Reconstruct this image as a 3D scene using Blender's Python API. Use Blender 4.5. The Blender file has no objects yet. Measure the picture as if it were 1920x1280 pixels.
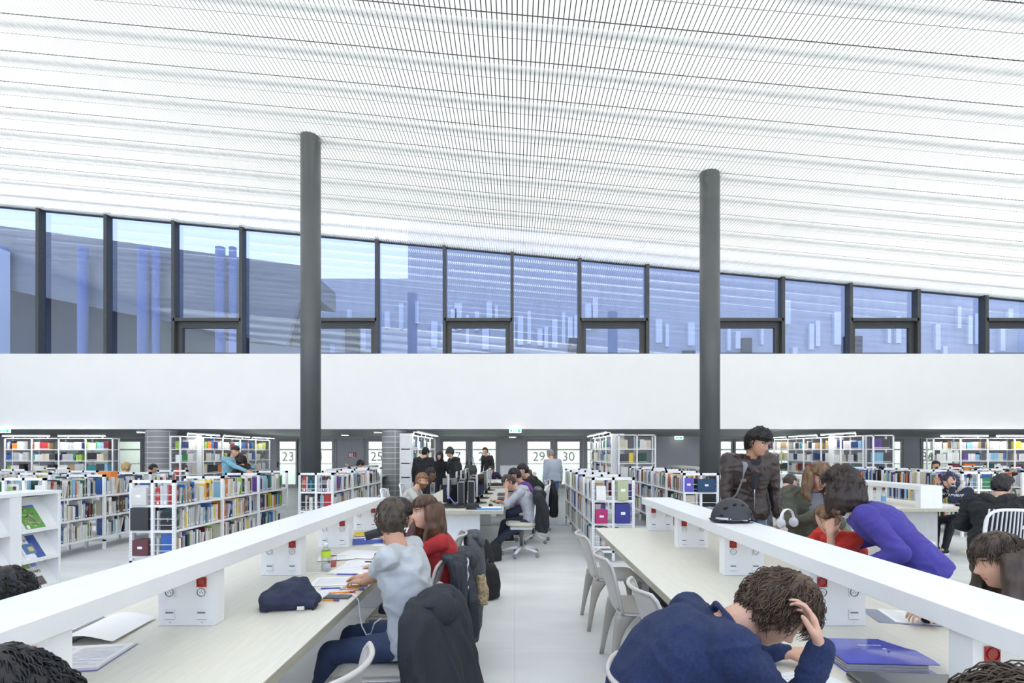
import bpy, bmesh, math, random
from mathutils import Vector, Matrix, noise, Euler
R=random.Random(7)
SC=bpy.context.scene; COL=SC.collection
V=Vector; PI=math.pi
# ---------------------------------------------------------------- camera (17.8 mm shift lens, level, 1.55 m above the floor)
cd=bpy.data.cameras.new('camera'); cam=bpy.data.objects.new('camera',cd); COL.objects.link(cam)
cam.location=(0,0,1.55); cam.rotation_euler=(PI/2,0,0)
cd.sensor_width=36; cd.lens=950/1920*36; cd.shift_x=-5/1920; cd.shift_y=207/1920; cd.clip_start=.05; cd.clip_end=300
SC.camera=cam
SC.view_settings.view_transform='Standard'; SC.view_settings.look='None'; SC.view_settings.gamma=1
SC.view_settings.use_curve_mapping=False; SC.view_settings.exposure=0.29
SC.cycles.use_denoising=True
SC.cycles.max_bounces=7; SC.cycles.diffuse_bounces=4; SC.cycles.glossy_bounces=3; SC.cycles.transmission_bounces=4; SC.cycles.transparent_max_bounces=10
SC.cycles.caustics_reflective=False; SC.cycles.caustics_refractive=False
SC.cycles.sample_clamp_indirect=6
# ---------------------------------------------------------------- dusk sky
w=bpy.data.worlds.new('world'); SC.world=w; w.use_nodes=True
nt=w.node_tree; nt.nodes.clear()
o=nt.nodes.new('ShaderNodeOutputWorld'); b=nt.nodes.new('ShaderNodeBackground'); nt.links.new(b.outputs[0],o.inputs[0])
tc=nt.nodes.new('ShaderNodeTexCoord'); sp=nt.nodes.new('ShaderNodeSeparateXYZ'); nt.links.new(tc.outputs['Generated'],sp.inputs[0])
cr=nt.nodes.new('ShaderNodeValToRGB'); nt.links.new(sp.outputs[2],cr.inputs[0]); nt.links.new(cr.outputs[0],b.inputs[0])
cr.color_ramp.elements[0].position=0; cr.color_ramp.elements[0].color=(.96,.97,1,1)
cr.color_ramp.elements[1].position=.6; cr.color_ramp.elements[1].color=(.32,.5,1,1)
b.inputs[1].default_value=2.0
# ---------------------------------------------------------------- big lights: tubes above the slatted ceiling
CEIL0=8.55; CSL=.0919
def ceil_z(x): return CEIL0-CSL*x
CT=math.atan(CSL)
def area(name,loc,rot,sx,sy,e,col=(1,1,1),spread=PI):
    l=bpy.data.lights.new(name,'AREA'); l.shape='RECTANGLE'; l.size=sx; l.size_y=sy; l.energy=e; l.color=col; l.spread=spread
    ob=bpy.data.objects.new(name,l); COL.objects.link(ob); ob.location=loc; ob.rotation_euler=rot; return ob
LE=235
for k,y in enumerate([-4.5,-1.6,1.2,3.6,5.6]+[7.0+.95*i for i in range(12)]):
    area('ceiling_light',(0,y,ceil_z(0)+.72),(0,CT,0),46,.5 if y<6 else .3,LE*3.2 if y<5 else LE*(1.12 if y>15 else 1),(1,.985,.955))
# rooms behind the frosted doors
area('room_light',(-8,23.2,2.55),(0,0,0),18,.9,430,(.97,1,.96)); area('room_light',(10,23.2,2.55),(0,0,0),18,.9,430,(.97,1,.96))
# ---------------------------------------------------------------- materials
MATS={}
def mat(name,col,rough=.5,metal=0,var=.06,scale=8,bump=0,bscale=60,spec=.5,coat=0,kind=None,stretch=(1,1,1)):
    if name in MATS: return MATS[name]
    m=bpy.data.materials.new(name); m.use_nodes=True; n=m.node_tree; P=n.nodes['Principled BSDF']
    P.inputs['Roughness'].default_value=rough; P.inputs['Metallic'].default_value=metal
    P.inputs['Specular IOR Level'].default_value=spec
    if coat: P.inputs['Coat Weight'].default_value=coat
    t=n.nodes.new('ShaderNodeTexCoord'); mp=n.nodes.new('ShaderNodeMapping'); n.links.new(t.outputs['Object'],mp.inputs[0])
    mp.inputs['Scale'].default_value=stretch
    nz=n.nodes.new('ShaderNodeTexNoise'); nz.inputs['Scale'].default_value=scale; nz.inputs['Detail'].default_value=4
    n.links.new(mp.outputs[0],nz.inputs[0])
    r=n.nodes.new('ShaderNodeValToRGB'); n.links.new(nz.outputs[0],r.inputs[0])
    r.color_ramp.elements[0].position=.3; r.color_ramp.elements[1].position=.7
    r.color_ramp.elements[0].color=tuple(max(0,c*(1-var)) for c in col)+(1,)
    r.color_ramp.elements[1].color=tuple(min(1,c*(1+var)) for c in col)+(1,)
    n.links.new(r.outputs[0],P.inputs['Base Color'])
    if bump:
        nb=n.nodes.new('ShaderNodeTexNoise'); nb.inputs['Scale'].default_value=bscale; nb.inputs['Detail'].default_value=3
        n.links.new(mp.outputs[0],nb.inputs[0])
        bm_=n.nodes.new('ShaderNodeBump'); bm_.inputs['Strength'].default_value=bump; bm_.inputs['Distance'].default_value=.01
        n.links.new(nb.outputs[0],bm_.inputs['Height']); n.links.new(bm_.outputs[0],P.inputs['Normal'])
    MATS[name]=m; return m
def emat(name,col,s):
    if name in MATS: return MATS[name]
    m=bpy.data.materials.new(name); m.use_nodes=True; P=m.node_tree.nodes['Principled BSDF']
    P.inputs['Base Color'].default_value=(*col,1); P.inputs['Emission Color'].default_value=(*col,1); P.inputs['Emission Strength'].default_value=s
    MATS[name]=m; return m
def nodes_mat(name,build):
    m=bpy.data.materials.new(name); m.use_nodes=True; n=m.node_tree; n.nodes.clear(); out=n.nodes.new('ShaderNodeOutputMaterial')
    n.links.new(build(n),out.inputs[0]); MATS[name]=m; return m
def slat_build(n):
    t=n.nodes.new('ShaderNodeTexCoord'); nz=n.nodes.new('ShaderNodeTexNoise'); nz.inputs['Scale'].default_value=1.5; n.links.new(t.outputs['Object'],nz.inputs[0])
    r=n.nodes.new('ShaderNodeValToRGB'); n.links.new(nz.outputs[0],r.inputs[0]); r.color_ramp.elements[0].color=(.86,.89,.89,1); r.color_ramp.elements[1].color=(.93,.94,.94,1)
    d=n.nodes.new('ShaderNodeBsdfDiffuse'); tr=n.nodes.new('ShaderNodeBsdfTranslucent'); mx=n.nodes.new('ShaderNodeMixShader'); mx.inputs[0].default_value=.42
    n.links.new(r.outputs[0],d.inputs[0]); n.links.new(r.outputs[0],tr.inputs[0]); n.links.new(d.outputs[0],mx.inputs[1]); n.links.new(tr.outputs[0],mx.inputs[2]); return mx.outputs[0]
nodes_mat('translucent_slat',slat_build)
def frost_build(n):
    t=n.nodes.new('ShaderNodeTexCoord'); nz=n.nodes.new('ShaderNodeTexNoise'); nz.inputs['Scale'].default_value=3; n.links.new(t.outputs['Object'],nz.inputs[0])
    r=n.nodes.new('ShaderNodeValToRGB'); n.links.new(nz.outputs[0],r.inputs[0]); r.color_ramp.elements[0].color=(.80,.86,.82,1); r.color_ramp.elements[1].color=(.88,.92,.89,1)
    d=n.nodes.new('ShaderNodeBsdfDiffuse'); tr=n.nodes.new('ShaderNodeBsdfTranslucent'); mx=n.nodes.new('ShaderNodeMixShader'); mx.inputs[0].default_value=.75
    n.links.new(r.outputs[0],d.inputs[0]); n.links.new(r.outputs[0],tr.inputs[0]); n.links.new(d.outputs[0],mx.inputs[1]); n.links.new(tr.outputs[0],mx.inputs[2]); return mx.outputs[0]
nodes_mat('frosted_glass',frost_build)
def glass_build(n):
    g=n.nodes.new('ShaderNodeBsdfGlossy'); g.inputs['Roughness'].default_value=.02; g.inputs[0].default_value=(.80,.90,1,1)
    t=n.nodes.new('ShaderNodeBsdfTransparent'); t.inputs[0].default_value=(.50,.57,.72,1)
    lw=n.nodes.new('ShaderNodeLayerWeight'); lw.inputs[0].default_value=.35
    mr=n.nodes.new('ShaderNodeMapRange'); mr.inputs['To Min'].default_value=.17; mr.inputs['To Max'].default_value=.6
    n.links.new(lw.outputs['Fresnel'],mr.inputs['Value'])
    mx=n.nodes.new('ShaderNodeMixShader'); n.links.new(mr.outputs[0],mx.inputs[0]); n.links.new(t.outputs[0],mx.inputs[1]); n.links.new(g.outputs[0],mx.inputs[2]); return mx.outputs[0]
nodes_mat('window_glass',glass_build)
def bottle_build(n):
    g=n.nodes.new('ShaderNodeBsdfGlossy'); g.inputs['Roughness'].default_value=.05
    t=n.nodes.new('ShaderNodeBsdfTransparent'); t.inputs[0].default_value=(.93,.96,.97,1)
    lw=n.nodes.new('ShaderNodeLayerWeight'); lw.inputs[0].default_value=.45
    mx=n.nodes.new('ShaderNodeMixShader'); n.links.new(lw.outputs['Facing'],mx.inputs[0]); n.links.new(t.outputs[0],mx.inputs[1]); n.links.new(g.outputs[0],mx.inputs[2]); return mx.outputs[0]
nodes_mat('clear_plastic',bottle_build)
def book_build(use_obj):
    def f(n):
        P=n.nodes.new('ShaderNodeBsdfPrincipled'); P.inputs['Roughness'].default_value=.45
        if use_obj: c=n.nodes.new('ShaderNodeObjectInfo'); co=c.outputs['Color']
        else: c=n.nodes.new('ShaderNodeAttribute'); c.attribute_name='Col'; co=c.outputs['Color']
        t=n.nodes.new('ShaderNodeTexCoord')
        nz=n.nodes.new('ShaderNodeTexNoise'); nz.inputs['Scale'].default_value=9; n.links.new(t.outputs['Object'],nz.inputs[0])
        mx=n.nodes.new('ShaderNodeMix'); mx.data_type='RGBA'; mx.blend_type='MULTIPLY'; mx.inputs[0].default_value=.15
        n.links.new(co,mx.inputs[6]); n.links.new(nz.outputs[1],mx.inputs[7]); col=mx.outputs[2]
        if use_obj:   # printed title band on the spine
            sp=n.nodes.new('ShaderNodeSeparateXYZ'); n.links.new(t.outputs['Generated'],sp.inputs[0])
            w_=n.nodes.new('ShaderNodeTexWave'); w_.inputs['Scale'].default_value=6; w_.inputs['Distortion'].default_value=6; n.links.new(t.outputs['Generated'],w_.inputs[0])
            a=n.nodes.new('ShaderNodeMath'); a.operation='COMPARE'; a.inputs[1].default_value=.62; a.inputs[2].default_value=.15; n.links.new(sp.outputs[2],a.inputs[0])
            b_=n.nodes.new('ShaderNodeMath'); b_.operation='GREATER_THAN'; b_.inputs[1].default_value=.72; n.links.new(w_.outputs['Fac'],b_.inputs[0])
            m_=n.nodes.new('ShaderNodeMath'); m_.operation='MULTIPLY'; n.links.new(a.outputs[0],m_.inputs[0]); n.links.new(b_.outputs[0],m_.inputs[1])
            k_=n.nodes.new('ShaderNodeMath'); k_.operation='MULTIPLY'; k_.inputs[1].default_value=.55; n.links.new(m_.outputs[0],k_.inputs[0])
            inv=n.nodes.new('ShaderNodeInvert'); n.links.new(col,inv.inputs[1])
            m2=n.nodes.new('ShaderNodeMix'); m2.data_type='RGBA'; n.links.new(k_.outputs[0],m2.inputs[0]); n.links.new(col,m2.inputs[6]); n.links.new(inv.outputs[0],m2.inputs[7]); col=m2.outputs[2]
        n.links.new(col,P.inputs['Base Color']); return P.outputs[0]
    return f
nodes_mat('book_cover',book_build(True)); nodes_mat('book_mass',book_build(False))
def tile_build(n):
    P=n.nodes.new('ShaderNodeBsdfPrincipled'); P.inputs['Roughness'].default_value=.35
    br=n.nodes.new('ShaderNodeTexBrick'); br.offset=0; br.inputs['Color1'].default_value=(.25,.26,.265,1); br.inputs['Color2'].default_value=(.28,.285,.29,1); br.inputs['Mortar'].default_value=(.62,.64,.64,1)
    br.inputs['Scale'].default_value=1; br.inputs['Mortar Size'].default_value=.011; br.inputs['Brick Width'].default_value=.72; br.inputs['Row Height'].default_value=.19
    uv=n.nodes.new('ShaderNodeUVMap'); n.links.new(uv.outputs[0],br.inputs[0]); n.links.new(br.outputs[0],P.inputs['Base Color']); return P.outputs[0]
nodes_mat('grey_tile',tile_build)
def floor_build(c0,c1,sc=220):
    def f(n):
        P=n.nodes.new('ShaderNodeBsdfPrincipled'); P.inputs['Roughness'].default_value=.42; P.inputs['Specular IOR Level'].default_value=.35
        t=n.nodes.new('ShaderNodeTexCoord'); a=n.nodes.new('ShaderNodeTexNoise'); a.inputs['Scale'].default_value=sc; a.inputs['Detail'].default_value=2; n.links.new(t.outputs['Object'],a.inputs[0])
        r=n.nodes.new('ShaderNodeValToRGB'); n.links.new(a.outputs[0],r.inputs[0]); r.color_ramp.elements[0].position=.38; r.color_ramp.elements[1].position=.62
        r.color_ramp.elements[0].color=(*c0,1); r.color_ramp.elements[1].color=(*c1,1)
        b_=n.nodes.new('ShaderNodeTexNoise'); b_.inputs['Scale'].default_value=.9; b_.inputs['Detail'].default_value=5
        mp=n.nodes.new('ShaderNodeMapping'); mp.inputs['Scale'].default_value=(1,3,1); n.links.new(t.outputs['Object'],mp.inputs[0]); n.links.new(mp.outputs[0],b_.inputs[0])
        mr=n.nodes.new('ShaderNodeMapRange'); mr.inputs['From Min'].default_value=.3; mr.inputs['From Max'].default_value=.7; mr.inputs['To Min'].default_value=.88; mr.inputs['To Max'].default_value=1.06; n.links.new(b_.outputs[0],mr.inputs[0])
        br=n.nodes.new('ShaderNodeTexBrick'); br.offset=0; br.inputs['Color1'].default_value=(1,1,1,1); br.inputs['Color2'].default_value=(1,1,1,1); br.inputs['Mortar'].default_value=(.86,.86,.86,1)
        br.inputs['Scale'].default_value=1; br.inputs['Mortar Size'].default_value=.004; br.inputs['Brick Width'].default_value=2.0; br.inputs['Row Height'].default_value=2.0; n.links.new(t.outputs['Object'],br.inputs[0])
        m1=n.nodes.new('ShaderNodeMix'); m1.data_type='RGBA'; m1.blend_type='MULTIPLY'; m1.inputs[0].default_value=1; n.links.new(r.outputs[0],m1.inputs[6]); n.links.new(mr.outputs[0],m1.inputs[7])
        m2=n.nodes.new('ShaderNodeMix'); m2.data_type='RGBA'; m2.blend_type='MULTIPLY'; m2.inputs[0].default_value=1; n.links.new(m1.outputs[2],m2.inputs[6]); n.links.new(br.outputs[0],m2.inputs[7])
        n.links.new(m2.outputs[2],P.inputs['Base Color']); return P.outputs[0]
    return f
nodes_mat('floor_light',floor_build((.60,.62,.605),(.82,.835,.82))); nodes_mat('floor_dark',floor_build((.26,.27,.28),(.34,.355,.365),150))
WHITE=mat('white_lacquer',(.80,.82,.82),.38,var=.02); PAINT=mat('white_paint',(.86,.875,.875),.6,var=.01,scale=2)
STEEL=mat('white_steel',(.82,.84,.84),.35,var=.02); DARKF=mat('dark_grey_metal',(.060,.066,.068),.45,.1,var=.08); COLM=mat('dark_grey_column',(.085,.095,.097),.42,var=.07,scale=3)
LAM=mat('pale_wood_laminate',(.70,.68,.58),.36,var=.05,scale=5,stretch=(14,1,14)); LAME=mat('laminate_edge',(.44,.42,.33),.45,var=.12,scale=6,stretch=(3,.6,14))
CHS=mat('chair_shell_grey',(.55,.53,.49),.42,var=.03); CHL=mat('chair_leg_taupe',(.40,.37,.32),.42,var=.06)
BLACK=mat('black_plastic',(.018,.019,.021),.35,var=.1); BLACKM=mat('matt_black',(.022,.023,.027),.7,var=.15); CHROME=mat('chrome',(.7,.7,.7),.2,1)
PAPER=mat('paper',(.84,.85,.86),.7,var=.02); RED=mat('socket_red',(.42,.02,.012),.35); GREYW=mat('grey_blue_wall',(.50,.515,.56),.55,var=.03,scale=1)
SKIN=mat('skin_fair',(.62,.37,.26),.5,var=.05,spec=.35); SKIN2=mat('skin_olive',(.50,.28,.18),.5,var=.05,spec=.35); SKIN3=mat('skin_brown',(.16,.08,.05),.5,var=.05,spec=.35)
LIP=mat('lip',(.50,.17,.14),.45); EYEW=mat('eye_white',(.75,.74,.72),.25); IRIS=mat('iris',(.03,.018,.012),.2)
# ---------------------------------------------------------------- mesh builder
class MB:
    def __init__(s): s.v=[]; s.f=[]; s.m=[]; s.uv=None
    def add(s,vs,fs,mi=0):
        b=len(s.v); s.v+= [tuple(x) for x in vs]; s.f+=[tuple(i+b for i in f) for f in fs]; s.m+=[mi]*len(fs)
    def box(s,x0,x1,y0,y1,z0,z1,mi=0,M=None):
        vs=[V((x,y,z)) for z in (z0,z1) for y in (y0,y1) for x in (x0,x1)]
        if M is not None: vs=[M@p for p in vs]
        s.add(vs,[(0,2,3,1),(4,5,7,6),(0,1,5,4),(2,6,7,3),(0,4,6,2),(1,3,7,5)],mi)
    def tube(s,path,r,n=8,mi=0,closed=False,flat=None):
        path=[V(p) for p in path]; k=len(path); rr=r if hasattr(r,'__len__') else [r]*k
        up=V((0,0,1)); vs=[]
        for i,p in enumerate(path):
            t=(path[(i+1)%k]-path[i-1]) if closed else (path[min(i+1,k-1)]-path[max(i-1,0)])
            if t.length<1e-9: t=V((0,0,1))
            t.normalize(); a=t.cross(up)
            if a.length<.05: a=t.cross(V((1,0,0)))
            a.normalize(); b=a.cross(t)
            fa,fb=flat if flat else (1,1)
            for j in range(n):
                q=2*PI*j/n; vs.append(p+a*math.cos(q)*rr[i]*fa+b*math.sin(q)*rr[i]*fb)
        fs=[]
        for i in range(k if closed else k-1):
            i2=(i+1)%k
            for j in range(n): fs.append((i*n+j,i*n+(j+1)%n,i2*n+(j+1)%n,i2*n+j))
        if not closed: fs+=[tuple(range(n))[::-1],tuple((k-1)*n+j for j in range(n))]
        s.add(vs,fs,mi)
    def lathe(s,prof,n=24,mi=0,M=None,cap=True):
        vs=[]; k=len(prof)
        for r,z in prof:
            for j in range(n):
                q=2*PI*j/n; vs.append(V((r*math.cos(q),r*math.sin(q),z)))
        if M is not None: vs=[M@p for p in vs]
        fs=[(i*n+j,i*n+(j+1)%n,(i+1)*n+(j+1)%n,(i+1)*n+j) for i in range(k-1) for j in range(n)]
        if cap: fs+=[tuple(range(n))[::-1],tuple((k-1)*n+j for j in range(n))]
        s.add(vs,fs,mi)
    def loft(s,secs,n=20,mi=0,p=1.0):   # secs: (centre, right vec, fwd vec, rx, ry)
        vs=[]
        for c,a,b,rx,ry in secs:
            for j in range(n):
                q=2*PI*j/n; cx,cy=math.cos(q),math.sin(q)
                cx=math.copysign(abs(cx)**p,cx); cy=math.copysign(abs(cy)**p,cy)
                vs.append(V(c)+a*cx*rx+b*cy*ry)
        k=len(secs)
        fs=[(i*n+j,i*n+(j+1)%n,(i+1)*n+(j+1)%n,(i+1)*n+j) for i in range(k-1) for j in range(n)]
        fs+=[tuple(range(n))[::-1],tuple((k-1)*n+j for j in range(n))]
        s.add(vs,fs,mi)
    def ell(s,c,rx,ry,rz,n=14,m=10,mi=0,M=None):
        vs=[];c=V(c)
        for i in range(m+1):
            t=PI*i/m
            for j in range(n):
                q=2*PI*j/n; p=V((rx*math.sin(t)*math.cos(q),ry*math.sin(t)*math.sin(q),-rz*math.cos(t)))
                vs.append(c+(M@p if M is not None else p))
        s.add(vs,[(i*n+j,i*n+(j+1)%n,(i+1)*n+(j+1)%n,(i+1)*n+j) for i in range(m) for j in range(n)],mi)
    def cap(s,p1,r1,p2,r2,n=12,mi=0):
        p1=V(p1);p2=V(p2); d=p2-p1; L=d.length
        if L<1e-6: s.ell(p1,r1,r1,r1,n); return
        d/=L; a=d.orthogonal().normalized(); b=d.cross(a); vs=[]; rows=[]
        for i in range(4): t=PI/2*(1-i/4); rows.append((p1-d*r1*math.sin(t),r1*math.cos(t)))
        rows.append((p1,r1)); rows.append((p2,r2))
        for i in range(1,5): t=PI/2*i/4; rows.append((p2+d*r2*math.sin(t),max(r2*math.cos(t),1e-4)))
        for c,r in rows:
            for j in range(n): q=2*PI*j/n; vs.append(c+a*math.cos(q)*max(r,1e-4)+b*math.sin(q)*max(r,1e-4))
        k=len(rows); fs=[(i*n+j,i*n+(j+1)%n,(i+1)*n+(j+1)%n,(i+1)*n+j) for i in range(k-1) for j in range(n)]
        fs+=[tuple(range(n))[::-1],tuple((k-1)*n+j for j in range(n))]; s.add(vs,fs,mi)
    def mesh(s,name,mats,smooth=False):
        me=bpy.data.meshes.new(name); me.from_pydata(s.v,[],s.f); 
        for m in (mats if isinstance(mats,(list,tuple)) else [mats]): me.materials.append(m)
        me.polygons.foreach_set('material_index',s.m)
        me.polygons.foreach_set('use_smooth',[smooth]*len(s.f)); me.validate(); me.update(); return me
    def build(s,name,mats,parent=None,smooth=False,bevel=0,loc=None,rot=None):
        ob=bpy.data.objects.new(name,s.mesh(name,mats,smooth)); COL.objects.link(ob)
        if parent is not None: ob.parent=parent
        if loc is not None: ob.location=loc
        if rot is not None: ob.rotation_euler=rot
        if bevel:
            b=ob.modifiers.new('bevel','BEVEL'); b.width=bevel; b.segments=2; b.limit_method='ANGLE'
        return ob
def tag(o,label=None,cat=None,group=None,kind=None):
    if label: o['label']=label
    if cat: o['category']=cat
    if group: o['group']=group
    if kind: o['kind']=kind
    return o
def thing(name,label,cat,loc=(0,0,0),rz=0,group=None):
    o=bpy.data.objects.new(name,None); COL.objects.link(o); o.location=loc; o.rotation_euler=(0,0,rz); o.empty_display_size=.1
    return tag(o,label,cat,group)
def struct(name,mb,mats,parent=None,smooth=False,bevel=0,label=None):
    o=mb.build(name,mats,parent,smooth,bevel)
    if parent is None: o['kind']='structure'
    if label: o['label']=label
    return o
def dup(root,loc=None,rz=None,label=None,group=None):
    kids={}
    for q in bpy.data.objects:
        if q.parent is not None: kids.setdefault(q.parent.name,[]).append(q)
    def cp(ob,par):
        c=ob.copy(); COL.objects.link(c)
        if par is not None: c.parent=par
        for ch in kids.get(ob.name,[]): cp(ch,c)
        return c
    r=cp(root,None)
    if loc is not None: r.location=loc
    if rz is not None: r.rotation_euler=(0,0,rz)
    if label: r['label']=label
    if group: r['group']=group
    return r
def text_mesh(txt,size,name,material,parent,loc,rot,ext=.001,label=None):
    cu=bpy.data.curves.new('t','FONT'); cu.body=txt; cu.size=size; cu.extrude=ext; cu.align_x='CENTER'; cu.align_y='CENTER'
    t=bpy.data.objects.new('t',cu); COL.objects.link(t); dg=bpy.context.evaluated_depsgraph_get()
    me=bpy.data.meshes.new_from_object(t.evaluated_get(dg)); bpy.data.objects.remove(t); me.materials.clear(); me.materials.append(material)
    ob=bpy.data.objects.new(name,me); COL.objects.link(ob); ob.parent=parent; ob.location=loc; ob.rotation_euler=rot
    if label: ob['label']=label
    return ob
def remesh(mb,voxel,smooth=6,fac=.6):
    me=mb.mesh('tmp',PAPER); ob=bpy.data.objects.new('tmp',me); COL.objects.link(ob)
    r=ob.modifiers.new('r','REMESH'); r.mode='VOXEL'; r.voxel_size=voxel; r.adaptivity=0
    if smooth: s=ob.modifiers.new('s','SMOOTH'); s.factor=fac; s.iterations=smooth
    dg=bpy.context.evaluated_depsgraph_get(); ev=ob.evaluated_get(dg).to_mesh()
    vs=[v.co.copy() for v in ev.vertices]; ns=[v.normal.copy() for v in ev.vertices]; fs=[tuple(p.vertices) for p in ev.polygons]
    ob.evaluated_get(dg).to_mesh_clear(); bpy.data.objects.remove(ob); bpy.data.meshes.remove(me)
    return vs,fs,ns
def folds(vs,ns,amp,freq,seed=0,stretch=(1,1,1)):
    out=[]; sd=V((seed*3.1,seed*1.7,seed*.9)); st=V(stretch)
    for v,n in zip(vs,ns):
        p=V((v.x*st.x,v.y*st.y,v.z*st.z))*freq+sd
        q=p+V((noise.noise(p*.7),noise.noise(p*.7+V((5,2,1))),noise.noise(p*.7+V((1,7,3)))))*.8
        h=1-abs(noise.noise(q))*2.2; h2=noise.noise(q*.45)
        out.append(v+n*amp*(h*.6+h2*.9-.3))
    return out
def solid(name,parts,material,parent=None,voxel=.012,smooth=6,amp=0,freq=8,seed=0,stretch=(1,1,1),fac=.6):
    vs,fs,ns=remesh(parts,voxel,smooth,fac)
    if amp: vs=folds(vs,ns,amp,freq,seed,stretch)
    m=MB(); m.add(vs,fs); return m.build(name,material,parent,True)
# ================================================================ SETTING
YB=17.7; SOFF=2.35; SILL=4.98; YC=12.0
m=MB(); m.box(-24,24,-6,10.6,-.12,0); struct('floor',m,MATS['floor_light'])
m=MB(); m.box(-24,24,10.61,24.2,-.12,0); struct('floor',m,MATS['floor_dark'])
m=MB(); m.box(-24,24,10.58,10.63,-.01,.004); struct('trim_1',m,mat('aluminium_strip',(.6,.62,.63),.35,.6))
# slatted luminous ceiling
m=MB(); P_=.0825; n_=int(24/P_)
seams=[]; y=5.0
k=0; ys=8.11-.95*4
edges=[]
while ys<YB-.02:
    edges.append((ys,.011)); edges.append((ys+.475,.005)); ys+=.95
for i in range(-n_,n_+1):
    xc=i*P_; x0=xc-.0325; x1=xc+.0325; z0=ceil_z(x0); z1=ceil_z(x1); h=.010
    def seg(ya,yb):
        m.add([(x0,ya,z0),(x1,ya,z1),(x1,yb,z1),(x0,yb,z0),(x0,ya,z0+h),(x1,ya,z1+h),(x1,yb,z1+h),(x0,yb,z0+h)],
              [(0,3,2,1),(0,4,7,3),(1,2,6,5)])
    seg(-6,edges[0][0]-edges[0][1])
    if abs(xc)>21: seg(edges[0][0],YB-.1); continue
    for a,b in zip(edges,edges[1:]+[(YB-.06,.002)]):
        seg(a[0]+a[1],b[0]-b[1])
struct('ceiling',m,MATS['translucent_slat'])
m=MB()
for ya in [e[0]+.22 for e in edges[::2]]:   # carriers above the slats
    m.add([(-23,ya,ceil_z(-23)+.03),(23,ya,ceil_z(23)+.03),(23,ya+.05,ceil_z(23)+.03),(-23,ya+.05,ceil_z(-23)+.03),(-23,ya,ceil_z(-23)+.08),(23,ya,ceil_z(23)+.08),(23,ya+.05,ceil_z(23)+.08),(-23,ya+.05,ceil_z(-23)+.08)],[(0,3,2,1),(4,5,6,7),(0,1,5,4),(2,3,7,6),(1,2,6,5),(0,4,7,3)])
struct('trim_2',m,mat('carrier_grey',(.25,.27,.27),.5))
m=MB(); zt=1.0
m.add([(-24,-6,ceil_z(-24)+zt),(24,-6,ceil_z(24)+zt),(24,YB+.6,ceil_z(24)+zt),(-24,YB+.6,ceil_z(-24)+zt),(-24,-6,ceil_z(-24)+zt+.2),(24,-6,ceil_z(24)+zt+.2),(24,YB+.6,ceil_z(24)+zt+.2),(-24,YB+.6,ceil_z(-24)+zt+.2)],[(0,3,2,1),(4,5,6,7),(0,1,5,4),(2,3,7,6),(1,2,6,5),(0,4,7,3)])
struct('ceiling',m,mat('roof_deck_dark',(.035,.04,.042),.8))
# upper wall band, low ceiling (folded), back wall
m=MB(); m.box(-24,24,YB,YB+.35,SOFF,SILL); struct('wall_band',m,PAINT)
m=MB()
def q(p): m.add(p,[(0,1,2,3)] if len(p)==4 else [(0,1,2)])
xs=[-24,-18.5,-13,-8.2,-3.4,.6,4.8,9.5,14.2,19,24]
for i in range(len(xs)-1):
    a,b_=xs[i],xs[i+1]; mid=(a+b_)/2; z1=2.35; z2=2.22
    dz=.10 if i%2 else -.02
    vs=[(a,YB+.02,z1),(b_,YB+.02,z1),(b_,22.3,z2),(a,22.3,z2),(mid,19.9,2.29+dz)]
    m.add(vs,[(0,4,1),(1,4,2),(2,4,3),(3,4,0)])
m.add([(-24,YB+.02,2.6),(24,YB+.02,2.6),(24,24.2,2.6),(-24,24.2,2.6)],[(0,1,2,3)])
struct('ceiling',m,mat('low_ceiling_grey',(.47,.48,.50),.7,var=.02))
m=MB(); YW=22.1
def gx(px,Y): return (px-965)*Y/950
glz=[(100,150),(160,205),(222,265),(523,556),(562,624),(690,722),(829.6,874.7),(885,930.7),(988,1033),(1044,1088),(1100,1112),(1350,1372),(1378,1420),(1440,1480),(1675,1690),(1729,1752),(1760,1800)]
spans=[(gx(a,YW),gx(b_,YW)) for a,b_ in glz]; prev=-24
for a,b_ in spans:
    m.box(prev,a,YW,YW+.12,0,2.3); m.box(a,b_,YW,YW+.12,2.04,2.3); m.box(a,b_,YW,YW+.12,0,.12); prev=b_
m.box(prev,24,YW,YW+.12,0,2.3)
struct('wall_back',m,GREYW)
m=MB(); m.box(-24,24,24.1,24.25,0,2.6); struct('wall_back',m,PAINT)
m=MB(); m.box(gx(937,YW),gx(981,YW),YW-.04,YW-.002,0,2.2); struct('wall_back',m,mat('fine_grey_tile',(.34,.355,.37),.4,var=.12,scale=30,stretch=(1,1,4)))
m=MB(); m.box(-24,-23.9,-6,24,0,11); m.box(23.9,24,-6,24,0,11); struct('wall_side',m,PAINT)
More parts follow.
